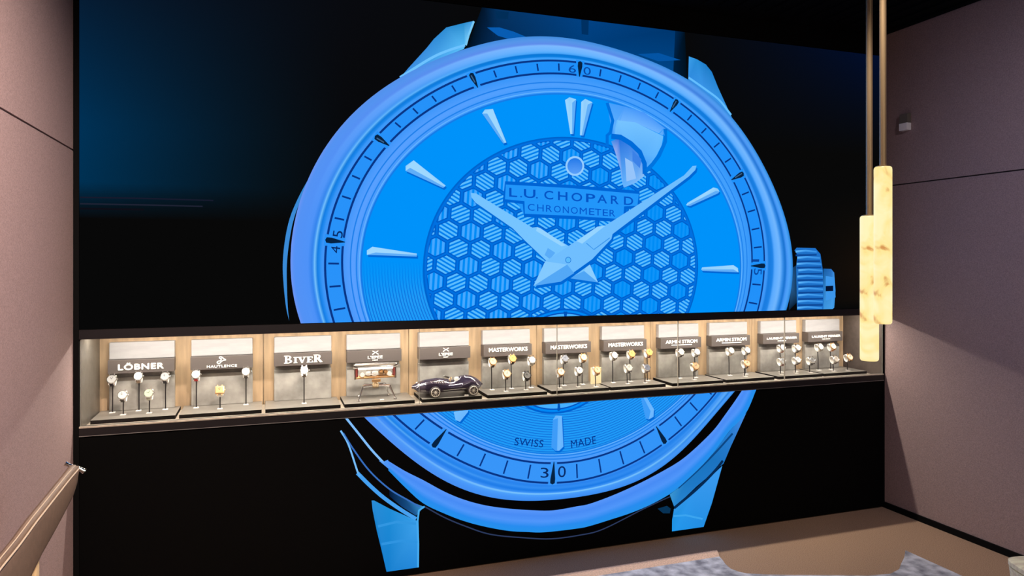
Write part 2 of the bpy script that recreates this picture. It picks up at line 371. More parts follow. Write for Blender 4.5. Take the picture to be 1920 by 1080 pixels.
lug([(PE((230, 655), (245, 655), (330, 700), (440, 772), (488, 770), (492, 900), (490, 1090), (322, 1090), (285, 930), (258, 820), (236, 710)), [(50, 140, 220), (40, 140, 215), (30, 140, 215), (30, 145, 220), (60, 160, 235), (40, 150, 230), (30, 130, 215), (20, 125, 205), (20, 125, 205), (25, 130, 205), (40, 135, 210)], 6),
     (PE((330, 590), (420, 650), (525, 690), (490, 715), (480, 740), (400, 690), (330, 630)), [(8, 30, 60), (20, 70, 120), (60, 150, 215), (60, 150, 215), (30, 90, 150), (16, 60, 110), (6, 24, 50)], 6)],
    [(PE((56, 262), (100, 340), (150, 490), (165, 520)), 0.008, (120, 190, 250), 7), (PE((150, 500), (220, 570), (300, 640), (400, 710), (480, 758)), 0.017, (70, 160, 240), 7),
     (PE((70, 275), (130, 370), (220, 490), (330, 590), (430, 650), (500, 690)), 0.007, (56, 110, 190), 7), (PE((490, 1080), (492, 900), (488, 770), (496, 710), (528, 688)), 0.009, (70, 170, 240), 8),
     (PE((265, 800), (370, 775), (480, 785)), 0.012, (50, 150, 225), 8), (PE((285, 900), (400, 880), (488, 890)), 0.012, (48, 148, 225), 8)], 'lower left lug of the pictured watch')
lug([(PF((555, 645), (640, 580), (760, 450), (880, 300), (962, 212), (880, 390), (842, 480), (700, 600), (580, 714), (572, 670)), [(60, 150, 210), (30, 120, 195), (25, 115, 190), (40, 125, 210), (70, 140, 230), (40, 120, 200), (30, 115, 195), (30, 120, 200), (40, 135, 210), (60, 150, 215)], 6),
     (PF((578, 722), (680, 640), (835, 492), (780, 690), (722, 856), (567, 874), (568, 780)), [(50, 150, 230), (50, 150, 235), (60, 155, 240), (40, 145, 230), (30, 140, 225), (30, 150, 235), (30, 145, 225)], 6)],
    [(PF((580, 716), (700, 615), (790, 525), (838, 465)), 0.016, (6, 40, 80), 7), (PF((600, 610), (700, 520), (800, 420), (890, 320)), 0.012, (14, 70, 130), 7), (PF((575, 760), (640, 755), (730, 775)), 0.01, (60, 165, 240), 8)], 'lower right lug of the pictured watch')

# the case below and beside the bezel
pc = Pic()
up = PE((320, 430), (420, 490), (520, 540), (640, 605), (750, 650), (870, 682), (1000, 700), (1130, 709), (1250, 710)) + PF((60, 708), (130, 694), (250, 650), (380, 592), (500, 530), (610, 465), (700, 390), (790, 300), (850, 220), (900, 150), (940, 90))
lo = PE((325, 486), (420, 582), (520, 670), (640, 728), (750, 770), (870, 802), (1000, 825), (1100, 831), (1200, 833)) + PF((60, 826), (130, 812), (250, 775), (350, 742), (450, 700), (555, 642), (630, 582), (760, 455), (870, 310), (960, 212), (1018, 80))
up, lo = cr(up), cr(lo)
for i in range(len(up) - 1):
    for k in range(4):
        g = [(88, 150, 250), (72, 140, 245), (80, 150, 250), (40, 140, 240), (36, 145, 235)]
        f = lambda a, b, t: tuple(np.array(a) * (1 - t) + np.array(b) * t)
        pc.poly([f(up[i], lo[i], k / 4), f(up[i + 1], lo[i + 1], k / 4), f(up[i + 1], lo[i + 1], (k + 1) / 4), f(up[i], lo[i], (k + 1) / 4)], [g[k], g[k], g[k + 1], g[k + 1]], 9)
pc.stroke(cr(P0((594, 315), (579, 338), (561, 374), (546.5, 412), (538, 454), (534, 496), (535, 537), (538, 576), (542, 601))), 0.019, (58, 138, 214), 9, taper=True)
pc.stroke(cr(PE((86, 190), (150, 270), (230, 370), (300, 445))), 0.010, (130, 190, 250), 9); pc.poly(PE((322, 425), (330, 480), (270, 430), (300, 435)), (80, 150, 245), 9)
pc.stroke(cr(PE((530, 690), (640, 750), (760, 800), (900, 845)) + P0((983, 1008), (1033, 1010), (1087, 1003), (1130, 992), (1200, 957), (1240, 938), (1256, 931))), 0.006, (44, 58, 92), 9)
pc.poly(PF((490, 720), (540, 705), (560, 720), (555, 745), (520, 745)), (8, 50, 84), 9)
pc.done('case', 'blue side of the pictured watch case')

# bezel
prof = {90: [(0, (64, 140, 222)), (.15, (86, 150, 232)), (.33, (96, 140, 235)), (.37, (128, 186, 255)), (.60, (104, 180, 255)), (.70, (70, 165, 250)), (.72, (8, 118, 214)), (.84, (10, 125, 222)), (.88, (60, 160, 252)), (1, (56, 155, 250))],
        180: [(0, (110, 150, 245)), (.1, (84, 146, 245)), (.5, (78, 146, 248)), (.62, (50, 130, 235)), (.67, (80, 165, 250)), (.71, (150, 215, 255)), (.745, (14, 118, 220)), (.82, (30, 135, 238)), (.90, (60, 150, 248)), (1, (70, 150, 248))],
        270: [(0, (60, 140, 240)), (.2, (68, 150, 250)), (.33, (80, 165, 252)), (.365, (160, 225, 255)), (.42, (64, 150, 248)), (.55, (24, 120, 230)), (.7, (50, 140, 242)), (.85, (40, 130, 238)), (1, (66, 150, 248))],
        0: [(0, (40, 130, 215)), (.10, (80, 165, 250)), (.2, (70, 150, 245)), (.26, (20, 110, 205)), (.36, (60, 145, 235)), (.44, (116, 184, 255)), (.64, (90, 170, 255)), (.70, (30, 130, 230)), (.84, (24, 122, 222)), (.9, (66, 155, 250)), (1, (60, 150, 248))]}
def bezcol(t, x):
    d = math.degrees(t) % 360; a = int(d // 90) * 90; b = (a + 90) % 360; w = (d - a) / 90; w = w * w * (3 - 2 * w)
    return lerpc(inter(prof[a], x), inter(prof[b], x), w)
pc = Pic(); NS = 26
for k in range(NS):
    ring(pc, mixr(RBZ, RTO, k / NS), mixr(RBZ, RTO, (k + 1) / NS), (lambda x: lambda t: bezcol(t, x))(k / NS), (lambda x: lambda t: bezcol(t, x))((k + 1) / NS), 12)
pc.done('bezel', 'polished blue bezel of the pictured watch')

# minute track
pc = Pic(); TRK = (38, 146, 248)
trk = lambda t: lerpc((30, 144, 250), (70, 152, 248), max(0, -math.sin(t)) * 0.6 + 0.25 * max(0, -math.cos(t)))
ring(pc, RTO, RTI, trk, trk, 13)
LINE = (8, 52, 132)
for f in (RTO, RTI): ring(pc, lambda t: f(t) + .005, lambda t: f(t) - .005, LINE, LINE, 14)
for m in range(60):
    t = THETA(m); a, b = RTO(t), RTI(t)
    if m % 5: pc.stroke([pol(a - .014, t), pol(b + .014, t)], 0.0085, LINE, 15)
    else:
        h = 0.028; pc.poly([pol(a + .012, t - h * .8), pol(a + .012, t + h * .8), pol(b - .008, t + h * .6), pol(b - .008, t - h * .6)], trk(t), 15)
        w = 0.0155 if m not in (15, 45) else .014
        pc.poly([pol(a + .002, t - w * .75), pol(a + .008, t), pol(a + .002, t + w * .75), pol(a - .02, t + w * .8), pol(b - .008, t + w * .12), pol(b - .008, t - w * .12), pol(a - .02, t - w * .8)], (6, 34, 66), 16)
        if m in (55, 50, 5, 10, 60): pc.stroke([pol(a - .004, t + .003), pol(b + .02, t + .001)], 0.006, (60, 100, 140), 17)
DG = (10, 70, 160)
def at(c, r, u):
    c_ = np.array(W(*c)); return c_, np.array(W(c[0] + r[0], c[1] + r[1])) - c_, np.array(W(c[0] + u[0], c[1] + u[1])) - c_
for s, c, r, u in (('6', (1072.5, 129.6), (13.5, 1), (0, -14.5)), ('0', (1100.3, 133.5), (13.5, 1.5), (0, -14.5)), ('3', (1020.5, 886), (15, .5), (0, -19)), ('0', (1053, 884), (14.5, -.6), (0, -21)),
                   ('5', (633.4, 439), (2, -12.5), (-18.5, -3)), ('4', (629, 468), (1, -13), (-17, -2)), ('5', (1420, 509.5), (-1, 12), (14.5, 0)), ('1', (1416, 488.5), (-.5, 4.5), (13, 0))):
    cc, rr, uu = at(c, r, u); pc.text(s, cc, rr, uu, DG if c[1] < 400 or c[0] > 1400 else (8, 40, 100), 16, 0.0)
pc.done('minute_track', 'minute ring with the figures 60, 15, 30 and 45')

# dial: flange, blue dial, fine concentric lines
pc = Pic()
fl = lambda t: lerpc((46, 148, 250), (76, 152, 250), 0.5 - 0.5 * math.sin(t + .6)); fl2 = lambda t: lerpc((66, 160, 252), (90, 160, 255), 0.5 - 0.5 * math.cos(t))
ring(pc, RTI, mixr(RTI, RDI, .55), fl, fl2, 13); ring(pc, mixr(RTI, RDI, .55), RDI, fl2, fl, 13)
for q, w, c in ((.42, .006, (30, 128, 235)), (.72, .006, (30, 130, 236)), (.86, .005, (100, 180, 255)), (.97, .008, (20, 125, 232))):
    f = mixr(RTI, RDI, q); ring(pc, lambda t: f(t) + w / 2, lambda t: f(t) - w / 2, c, c, 14)
disc(pc, RDI, (0, 146, 250), 13)
fade = lambda t: max(0.0, min(1.0, (math.degrees(t) - 178) / 12)) * max(0.0, min(1.0, (334 - math.degrees(t)) / 14))
dk = lambda t: lerpc((0, 146, 250), (0, 96, 212), fade(t) * .9); lt = lambda t: lerpc((0, 146, 250), (56, 178, 255), fade(t) * .85)
for k in range(26):
    q = lambda v: (lambda t: RDI(t) * (1 - .0133 * v))
    A, Bm, D_ = q(k + .2), q(k + .62), q(k + 1.02)
    ring(pc, A, Bm, lt, dk, 14, math.radians(176), math.radians(336), 90); ring(pc, Bm, D_, dk, lt, 14, math.radians(176), math.radians(336), 90)
cc, rr, uu = at((991.5, 829.5), (53, 4.5), (2, -14)); pc.text('SWISS', cc, rr, uu, (4, 48, 136), 16, 0.0, 1.05)
cc, rr, uu = at((1093.5, 828.5), (46, -8.5), (-1.5, -14.5)); pc.text('MADE', cc, rr, uu, (4, 48, 136), 16, 0.0, 1.05)
pc.done('dial', 'bright blue dial of the pictured watch')

# centre of the dial: hexagons
pc = Pic()
hc = lambda t: (2, 112, 222)
disc(pc, lambda t: RHX(t) + .008, (0, 100, 205), 17); disc(pc, RHX, (0, 112, 224), 18)
HO, HA, HB = np.array([1.9642, 1.598]), np.array([.1131, -.0055]), np.array([.051, -.0863])
EX, EY = HA, -(HB - HA / 2) / .866
clipring = [pol(RHX(2 * PI * k / 90) - .012, 2 * PI * k / 90) for k in range(90)]
def clip(sub, cl):
    out = sub
    for i in range(len(cl)):
        a, b = np.array(cl[i]), np.array(cl[(i + 1) % len(cl)]); inp, out = out, []
        ins = lambda p: (b[0] - a[0]) * (p[1] - a[1]) - (b[1] - a[1]) * (p[0] - a[0]) >= 0
        for j in range(len(inp)):
            p, q = np.array(inp[j - 1]), np.array(inp[j]); ip, iq = ins(p), ins(q)
            if ip != iq:
                d1 = (b[0] - a[0]) * (p[1] - a[1]) - (b[1] - a[1]) * (p[0] - a[0]); d2 = (b[0] - a[0]) * (q[1] - a[1]) - (b[1] - a[1]) * (q[0] - a[0])
                out.append(p + (q - p) * d1 / (d1 - d2))
            if iq: out.append(q)
        if not out: return []
    return [tuple(p) for p in out]
def hx(c, s): return [c + s * (math.sin(PI / 3 * k) * EX + math.cos(PI / 3 * k) * EY) / 1.732 for k in range(6)][::-1]
for i in range(-16, 12):
    for j in range(-10, 9):
        c = HO + i * HA + j * HB; d = c - C0
        r = np.hypot(*d); t = math.atan2(d[1], d[0])
        if r > RHX(t) + .07: continue
        if abs(c[1] - 1.0) < .14: continue
        kind = (i - j) % 3; east = min(1, max(0, (c[0] - 1.25) / .5))
        full = hx(c, 0.86); edge = clip(full, clipring) if r > RHX(t) - .09 else [tuple(p) for p in full]
        if not edge: continue
        basecol = (0, 140, 246) if kind == 0 else (0, 128, 238)
        pc.poly(edge, basecol, 19)
        pc.stroke([edge[k] for k in range(len(edge))], .006, (0, 92, 200), 19.4, closed=True)
        ang = {0: PI / 2, 1: math.radians(29), 2: math.radians(-31)}[kind]
        dx = math.cos(ang) * EX + math.sin(ang) * EY; nn = -math.sin(ang) * EX + math.cos(ang) * EY
        ns = 4 if kind == 0 else 5
        col = lerpc((72, 168, 255), (16, 148, 250), east) if kind == 0 else (92, 190, 255)
        for k in range(ns):
            o = (k - (ns - 1) / 2) * (.215 if kind == 0 else .178); w = .055 if kind == 0 else .046
            st = [c + nn * (o - w) - dx, c + nn * (o + w) - dx, c + nn * (o + w) + dx, c + nn * (o - w) + dx][::-1]
            st = clip(clip(st, hx(c, .80)), clipring) if r > RHX(t) - .09 else clip(st, hx(c, .80))
            if len(st) > 2: pc.poly(st, col, 20)
# plaque with the wording
pl = P0((947, 343), (1072, 350), (1197.5, 361), (1196, 388), (1171, 389.5), (1168, 414), (1075, 408), (982.5, 404), (981, 380), (944, 376))
pc.poly(pl, (34, 150, 250), 21); pc.stroke(pl, .017, (0, 100, 212), 22, closed=True)
def px7(x, y): return (930 + x / 6.857, 320 + y / 6.857)
a, b = np.array(W(*px7(165, 335))), np.array(W(*px7(1755, 447))); up_ = np.array(W(*px7(165, 222))) - a
for ch, x0, x1 in (('L', 165, 262), ('.', 298, 320), ('U', 343, 485), ('.', 492, 515), ('C', 595, 708), ('H', 768, 888), ('O', 940, 1078), ('P', 1128, 1248), ('A', 1275, 1405), ('R', 1455, 1562), ('D', 1632, 1757)):
    q0, q1 = a + (b - a) * (x0 - 165) / 1590, a + (b - a) * (x1 - 165) / 1590; u_ = up_ * (.18 if ch == '.' else 1.0)
    pc.text(ch, (q0 + q1) / 2 + u_ / 2, q1 - q0, u_, (6, 84, 196), 23, .012)
a, b = np.array(W(*px7(405, 512))), np.array(W(*px7(1525, 592))); up_ = np.array(W(*px7(405, 425))) - a
xs = [405, 487, 520, 600, 630, 706, 730, 815, 842, 918, 945, 1033, 1058, 1150, 1180, 1250, 1256, 1340, 1360, 1430, 1450, 1525]
for k, ch in enumerate('CHRONOMETER'):
    q0, q1 = a + (b - a) * (xs[2 * k] - 405) / 1120, a + (b - a) * (xs[2 * k + 1] - 405) / 1120
    pc.text(ch, (q0 + q1) / 2 + up_ / 2, q1 - q0, up_, (4, 84, 200), 23)
# small seconds ring, only its top and foot show past the showcase
s0, s1 = np.array(W(1054, 578.5)), np.array(W(1046, 775)); sc = (s0 + s1) / 2; rz = (s0 - s1)[1] / 2; rx = rz * 1.16
el = lambda k, f: (sc[0] + rx * f * math.cos(k * PI / 48) + .02 * math.sin(k * PI / 48), sc[1] + rz * f * math.sin(k * PI / 48))
def ell(f0, f1, col, lay):
    for k in range(96): pc.poly([el(k, f0), el(k, f1), el(k + 1, f1), el(k + 1, f0)], col, lay)
ell(0, 1, (0, 136, 246), 24); ell(.965, 1.0, (0, 96, 206), 25); ell(.90, .925, (4, 82, 190), 25); ell(.80, .90, (70, 176, 255), 25)
for p in (P0((1055.5, 584), (1063, 584), (1060, 602), (1058.5, 602)), P0((1044, 769), (1047, 770), (1050, 768), (1048.5, 755), (1045, 755))): pc.poly(p, (0, 84, 186), 26)
for f in (17.5, 14):
    n = 28; c = np.array(W(1077, 311.5)); rxx = np.array(W(1077 + f, 311.5)) - c; ryy = np.array(W(1077, 311.5 - f * 1.06)) - c
    pts = [tuple(c + rxx * math.cos(2 * PI * k / n) + ryy * math.sin(2 * PI * k / n)) for k in range(n)]
    pc.poly(pts, (150, 205, 255) if f > 15 else [lerpc((90, 160, 250), (30, 120, 232), .5 + .5 * math.sin(2 * PI * k / n)) for k in range(n)], 24 + (f < 15))
pc.done('dial_centre', 'hexagon patterned centre of the pictured dial')

# aperture at one o'clock
pc = Pic()
pc.poly(PB((350, 478), (470, 505), (600, 545), (745, 655), (725, 700), (690, 682), (560, 622), (420, 595), (410, 690), (385, 700), (388, 600)), [(70, 160, 252), (70, 155, 250), (70, 150, 250), (80, 160, 250), (90, 170, 250), (110, 180, 255), (110, 180, 255), (110, 180, 255), (100, 180, 255), (50, 150, 250), (50, 150, 250)], 27)
pc.poly(PB((420, 597), (540, 612), (690, 686), (728, 705), (718, 765), (680, 840), (610, 935), (604, 890), (570, 812), (500, 745), (410, 695)), [(120, 196, 255), (116, 194, 255), (110, 190, 255), (106, 190, 255), (100, 186, 255), (96, 182, 255), (80, 172, 252), (70, 160, 250), (90, 176, 252), (100, 184, 255), (104, 184, 255)], 28)
pc.poly(PB((378, 740), (430, 715), (500, 762), (570, 825), (602, 900), (598, 975), (540, 1020), (462, 1052), (448, 1000), (440, 930), (405, 815)), [(80, 150, 235), (30, 110, 220), (60, 130, 230), (70, 140, 235), (60, 140, 235), (140, 190, 245), (120, 185, 250), (100, 180, 255), (110, 175, 250), (130, 175, 245), (150, 175, 240)], 28)
for pts, w, c in ((PB((742, 655), (742, 740), (700, 835), (655, 895), (612, 940)), .022, (0, 116, 224)), (PB((378, 705), (440, 712), (510, 755), (570, 812), (602, 890), (604, 960)), .028, (0, 108, 218)), (PB((350, 480), (388, 600), (372, 680), (350, 700), (350, 770)), .018, (0, 112, 222)), (PB((420, 596), (410, 650), (408, 690)), .008, (110, 190, 255)), (PB((700, 690), (728, 657), (735, 700)), .007, (60, 160, 250))):
    pc.stroke(pts, w, c, 29)
pc.poly(PB((470, 850), (520, 880), (545, 990), (480, 1010)), (150, 196, 250), 29.5); pc.poly(PB((520, 800), (580, 860), (570, 920), (520, 870)), (60, 130, 232), 29.5)
pc.done('aperture', 'pale power reserve opening at one o clock')

# hour markers
LT, DK = (158, 216, 255), (96, 174, 248)
def marker(pts, ridge, label=None, LT=LT, DK=DK):
    pc = Pic(); c = np.mean(np.array(pts), 0)
    pc.poly([(p[0] + .006, p[1] - .010) for p in pts], (0, 104, 214), 29)
    pc.poly(pts, [lerpc(LT, DK, .25 if k % 2 else 0) for k in range(len(pts))], 30)
    if ridge: pc.poly(ridge, DK, 31)
    pc.done('hour_marker', label)
marker(PA((1150, 640), (1165, 618), (1210, 615), (1286, 803), (1268, 808)), PA((1150, 640), (1178, 640), (1276, 806), (1268, 808)))
marker(PA((720, 962), (720, 935), (765, 903), (945, 1045), (930, 1058)), PA((720, 962), (745, 945), (938, 1052), (930, 1058)))
marker(PC_((565, 600), (565, 572), (600, 549), (880, 592), (880, 611)), PC_((565, 600), (620, 585), (880, 600), (880, 611)))
marker(PA((1615, 565), (1640, 549), (1677, 560), (1662, 755), (1645, 755)), PA((1655, 580), (1677, 560), (1662, 755), (1654, 755)))
marker(PA((1706, 575), (1728, 558), (1769, 577), (1718, 764), (1699, 762)), PA((1742, 590), (1769, 577), (1718, 764), (1708, 763)))
marker(PD((912, 207), (920, 194), (1075, 102), (1100, 108), (1112, 125), (1104, 136), (935, 213)), PD((915, 210), (1090, 122), (1112, 125), (1104, 136), (935, 213)))
marker(PD((1003, 593), (1008, 580), (1195, 567), (1222, 584), (1226, 610), (1010, 601)), PD((1003, 593), (1195, 592), (1226, 610), (1010, 601)))
marker(PE((1247, 200), (1262, 176), (1297, 178), (1306, 350), (1282, 373), (1260, 373), (1238, 352)), PE((1247, 200), (1275, 190), (1270, 372), (1260, 373), (1238, 352)), None, (112, 186, 255), (62, 156, 248))
marker(PE((690, 155), (770, 140), (770, 155), (725, 211), (700, 200)), None, None, (120, 192, 255), (70, 160, 248)); marker(PF((396, 120), (425, 118), (468, 190), (466, 230), (440, 244), (424, 238)), PF((396, 120), (408, 120), (450, 200), (440, 244), (424, 238)), None, (112, 186, 255), (62, 156, 248))

# hands
pc = Pic()
hh = P0((882, 362), (892, 363), (902, 369.5), (997, 427), (1006, 426), (1066, 462), (1103, 492), (1120, 529.5), (1066, 521.5), (1021, 487), (982, 450), (976, 439), (890.5, 380), (883, 370))
pc.poly([(p[0] + .008, p[1] - .014) for p in hh], (0, 108, 216), 31); pc.poly(hh, (118, 196, 255), 32)
pc.poly(P0((1103, 492), (1120, 529.5), (1094, 508)), (140, 206, 255), 33); pc.poly(P0((1094, 508), (1120, 529.5), (1066, 521.5)), (80, 166, 245), 33)
pc.poly(P0((1006, 426), (1012, 428), (1060, 460), (1052, 462), (1004, 433)), (150, 212, 255), 33); pc.poly(P0((1026, 465), (1040, 474), (1030, 486), (1020, 478)), (90, 172, 248), 33)
pc.done('hour_hand', 'short pale hand pointing to ten')
pc = Pic()
mh = P0((999, 536), (1021, 490), (1064, 462), (1119, 425), (1134, 423), (1281, 329), (1297, 311.5), (1304, 311), (1302, 319), (1290, 331), (1147, 439), (1145, 448), (1109, 486), (1050, 528))
pc.poly([(p[0] + .008, p[1] - .014) for p in mh], (0, 104, 214), 34); pc.poly(mh, (112, 190, 254), 35)
pc.poly(P0((999, 536), (1021, 490), (1062, 496)), (132, 202, 255), 36); pc.poly(P0((999, 536), (1062, 496), (1075, 512), (1050, 528)), (84, 168, 246), 36)
pc.poly(P0((1119, 425), (1134, 423), (1090, 457), (1080, 452)), (150, 212, 255), 36); pc.stroke(P0((1098, 456), (1112, 468), (1142, 446)), .005, (60, 150, 235), 36)
n = 20; c = np.array(W(1064, 487.5))
for f, col, l in ((6.4, (10, 110, 215), 37), (5.2, (92, 186, 250), 38)):
    pc.poly([tuple(c + f * .00255 * np.array([math.cos(2 * PI * k / n), math.sin(2 * PI * k / n)])) for k in range(n)], col, l)
pc.done('minute_hand', 'long pale hand pointing past one')

# crown
pc = Pic()
pc.poly(PD((1545, 590), (1585, 560), (1590, 780), (1530, 840), (1545, 700)), [(30, 70, 110), (10, 50, 90), (6, 34, 60), (10, 30, 50), (40, 90, 140)], 9)
pc.poly(PD((1738, 588), (1785, 590), (1803, 612), (1811, 720), (1803, 822), (1785, 838), (1738, 836)), [(20, 90, 160), (40, 110, 190), (60, 140, 220), (50, 140, 220), (60, 150, 225), (70, 160, 235), (60, 150, 225)], 10)
pc.poly(PD((1752, 632), (1805, 640), (1811, 760), (1752, 780)), (60, 150, 235), 10.5); pc.poly(PD((1752, 692), (1797, 690), (1797, 722), (1752, 724)), (4, 20, 50), 11)
kn = PD((1565, 478), (1578, 462), (1690, 465), (1720, 500), (1735, 600), (1740, 760), (1738, 834), (1580, 838), (1592, 700), (1575, 580), (1582, 505))
pc.poly(kn, (30, 112, 200), 10.8)
for k in range(10):
    y = 480 + 37.5 * k; xl = (1572, 1582, 1578, 1588, 1582, 1588, 1588, 1586, 1584, 1582)[k]; xr = (1698, 1718, 1726, 1732, 1735, 1736, 1736, 1736, 1734, 1730)[k]
    pc.poly(PD((xl, y), (xl + 60, y - 5), (xr, y + 2), (xr, y + 12), (xl + 60, y + 6), (xl, y + 12)), [(110, 195, 255), (70, 160, 240), (60, 150, 235), (50, 140, 225), (60, 150, 235), (80, 170, 245)], 11.2)
    pc.poly(PD((xl, y + 22), (xr, y + 20), (xr, y + 30), (xl, y + 33)), (14, 72, 150), 11.2)
pc.done('crown', 'ribbed blue winding crown of the pictured watch')

# ------------------------------------------------------------------ the lit showcase set across the wall
case = thing('display_case', 'long lit glass-fronted showcase recessed across the video wall', 'display case', (0, 0, 0))
NZ0, NZ1, YB, LIP = 0.803, 1.208, 0.312, 0.8148
bm = B(LEFT, RIGHT, -0.006, 0.03, 1.1785, NT - 0.0005); box(bm, LEFT, RIGHT, -0.006, 0.03, NB + 0.0025, LIP); box(bm, LEFT, RIGHT, -0.0075, 0.02, NB + 0.0003, NB + 0.0024, 1)  # last strip is a painted highlight along the frame's lower edge
box(bm, LEFT, RIGHT, 0.03, 0.44, NZ1, NT - 0.0005); box(bm, LEFT, RIGHT, 0.03, 0.44, NB + 0.0005, NZ0 - 0.012)
link('frame', bm, [M['frame'], M['edge_highlight']], case)
bm = bmesh.new(); xs = [LEFT + 0.004 + k * (RIGHT - LEFT - 0.008) / 6 for k in range(7)]
for a, b in zip(xs, xs[1:]): box(bm, a + 0.0015, b - 0.0015, YB, YB + 0.02, NZ0, NZ1)
box(bm, LEFT, RIGHT, YB + 0.018, YB + 0.03, NZ0, NZ1, 1)
link('back_panel', bm, [M['wood'], M['sill']], case)
link('bottom_panel', B(LEFT + .004, RIGHT - .004, 0.03, YB, NZ0 - 0.011, NZ0), M['sill'], case)
link('top_panel', B(LEFT + .004, RIGHT - .004, 0.031, YB, NZ1 - 0.006, NZ1), M['wood'], case)
link('side_panel', loft(bmesh.new(), [[(LEFT, .011, z), (LEFT + .0035, .011, z), (LEFT + .0135, YB, z), (LEFT, YB, z)] for z in (NZ0, NZ1)]), M['taupe'], case); link('side_panel', B(RIGHT - .0035, RIGHT, 0.006, YB, NZ0, NZ1), M['dark_side'], case)
link('sill_strip', B(LEFT, RIGHT, -0.0065, 0.0015, LIP - 0.0045, LIP + 0.002), M['sill'], case)
gx = [LEFT + 0.001, -0.022, 0.693, 1.409, 2.123, 2.833, RIGHT - 0.001]
for a, b in zip(gx, gx[1:]):
    bm = bmesh.new(); box(bm, a + 0.0012, b - 0.0012, 0.002, 0.010, LIP, 1.1785)
    for f in bm.faces:
        if abs(f.normal.x) > .9: f.material_index = 1
    link('glass_pane', bm, [M['glass'], M['glass_edge']], case)

ORD = ['first', 'second', 'third', 'fourth', 'fifth', 'sixth', 'seventh', 'eighth', 'ninth', 'tenth', 'eleventh', 'twelfth']
BX = [-0.5414, -0.1996, 0.1699, 0.5156, 0.8815, 1.2279, 1.5822, 1.9353, 2.302, 2.6488, 3.0189, 3.3618]
TX = [(-0.714, -0.383), (-0.368, -0.022), (-0.006, 0.333), (0.352, 0.69), (0.728, 1.035), (1.066, 1.392), (1.418, 1.752), (1.765, 2.103), (2.147, 2.482), (2.503, 2.838), (2.868, 3.19), (3.205, 3.535)]
ZT = 0.82
what = ['two rows of watches', 'three spaced watches', 'one single watch', 'a legged metal table clock', 'a dark model racing car', 'five watches, just right of the car', 'five watches and a cream card', 'five watches, right of the cream card', 'three watches, behind the glass joint', 'three watches', 'four watches', 'five watches, at the dark right end']
hand = {0: 'five watches at the left end'}
def logo_swords(bm, cx, z0, z1, y):
    h = z1 - z0; w = h * 1.15
    quadbar(bm, (cx - w * .62, z1 - h * .02), (cx + w * .55, z0 + h * .28), h * .16, y); quadbar(bm, (cx + w * .62, z1 - h * .02), (cx - w * .55, z0 + h * .28), h * .16, y)
    quadbar(bm, (cx - w * .68, z0 + h * .10), (cx - w * .30, z0 + h * .40), h * .22, y); quadbar(bm, (cx + w * .68, z0 + h * .10), (cx + w * .30, z0 + h * .40), h * .22, y)
def serif_word(bm, x0, x1, z0, z1, y):
    H = z1 - z0; Wd = (x1 - x0)
    def R(a, b, c, d): box(bm, x0 + a * Wd, x0 + b * Wd, y - .003, y, z0 + c * H, z0 + d * H)
    def bowl(cx, cz, rx, rz, wx, wz, a0, a1, n=14):
        for k in range(n):
            p = []
            for t, s in ((k, 1), (k + 1, 1), (k + 1, 0), (k, 0)):
                an = a0 + (a1 - a0) * t / n; p.append((x0 + (cx + (rx - (0 if s else wx)) * math.cos(an)) * Wd, z0 + (cz + (rz - (0 if s else wz)) * math.sin(an)) * H))
            loft(bm, [[(q[0], yy, q[1]) for q in p] for yy in (y - .003, y)])
    R(0, .10, 0, .09); R(0, .10, .91, 1); R(.025, .085, 0, 1); bowl(.10, .75, .085, .25, .05, .10, -PI / 2, PI / 2); bowl(.10, .26, .105, .26, .055, .10, -PI / 2, PI / 2); R(.08, .11, .90, 1); R(.08, .11, .45, .54); R(.08, .11, 0, .10)
    R(.245, .345, 0, .08); R(.245, .345, .70, .78); R(.268, .322, 0, .78)
    R(.355, .455, .70, .78); R(.485, .575, .70, .78)
    quadbar(bm, (x0 + .400 * Wd, z0 + .74 * H), (x0 + .475 * Wd, z0 + .02 * H), .052 * Wd, y); quadbar(bm, (x0 + .535 * Wd, z0 + .74 * H), (x0 + .470 * Wd, z0 + .02 * H), .026 * Wd, y)
    R(.585, .735, 0, .09); R(.585, .735, .69, .78); R(.605, .66, 0, .78); R(.65, .705, .35, .44); R(.722, .745, .56, .78); R(.722, .75, 0, .24)
    R(.765, .87, 0, .09); R(.765, .87, .91, 1); R(.79, .85, 0, 1); bowl(.86, .73, .095, .27, .052, .10, -PI / 2, PI / 2); R(.85, .87, .90, 1); R(.85, .87, .46, .55)
    quadbar(bm, (x0 + .885 * Wd, z0 + .48 * H), (x0 + .965 * Wd, z0 + .04 * H), .056 * Wd, y); R(.93, 1.0, 0, .09)
def tray_mesh(a, b):
    bm = B(a, b, 0.098, 0.311, NZ0 + 0.0002, ZT, 1)
    for f in bm.faces:
        if f.normal.z > .5: f.material_index = 0
    return bm
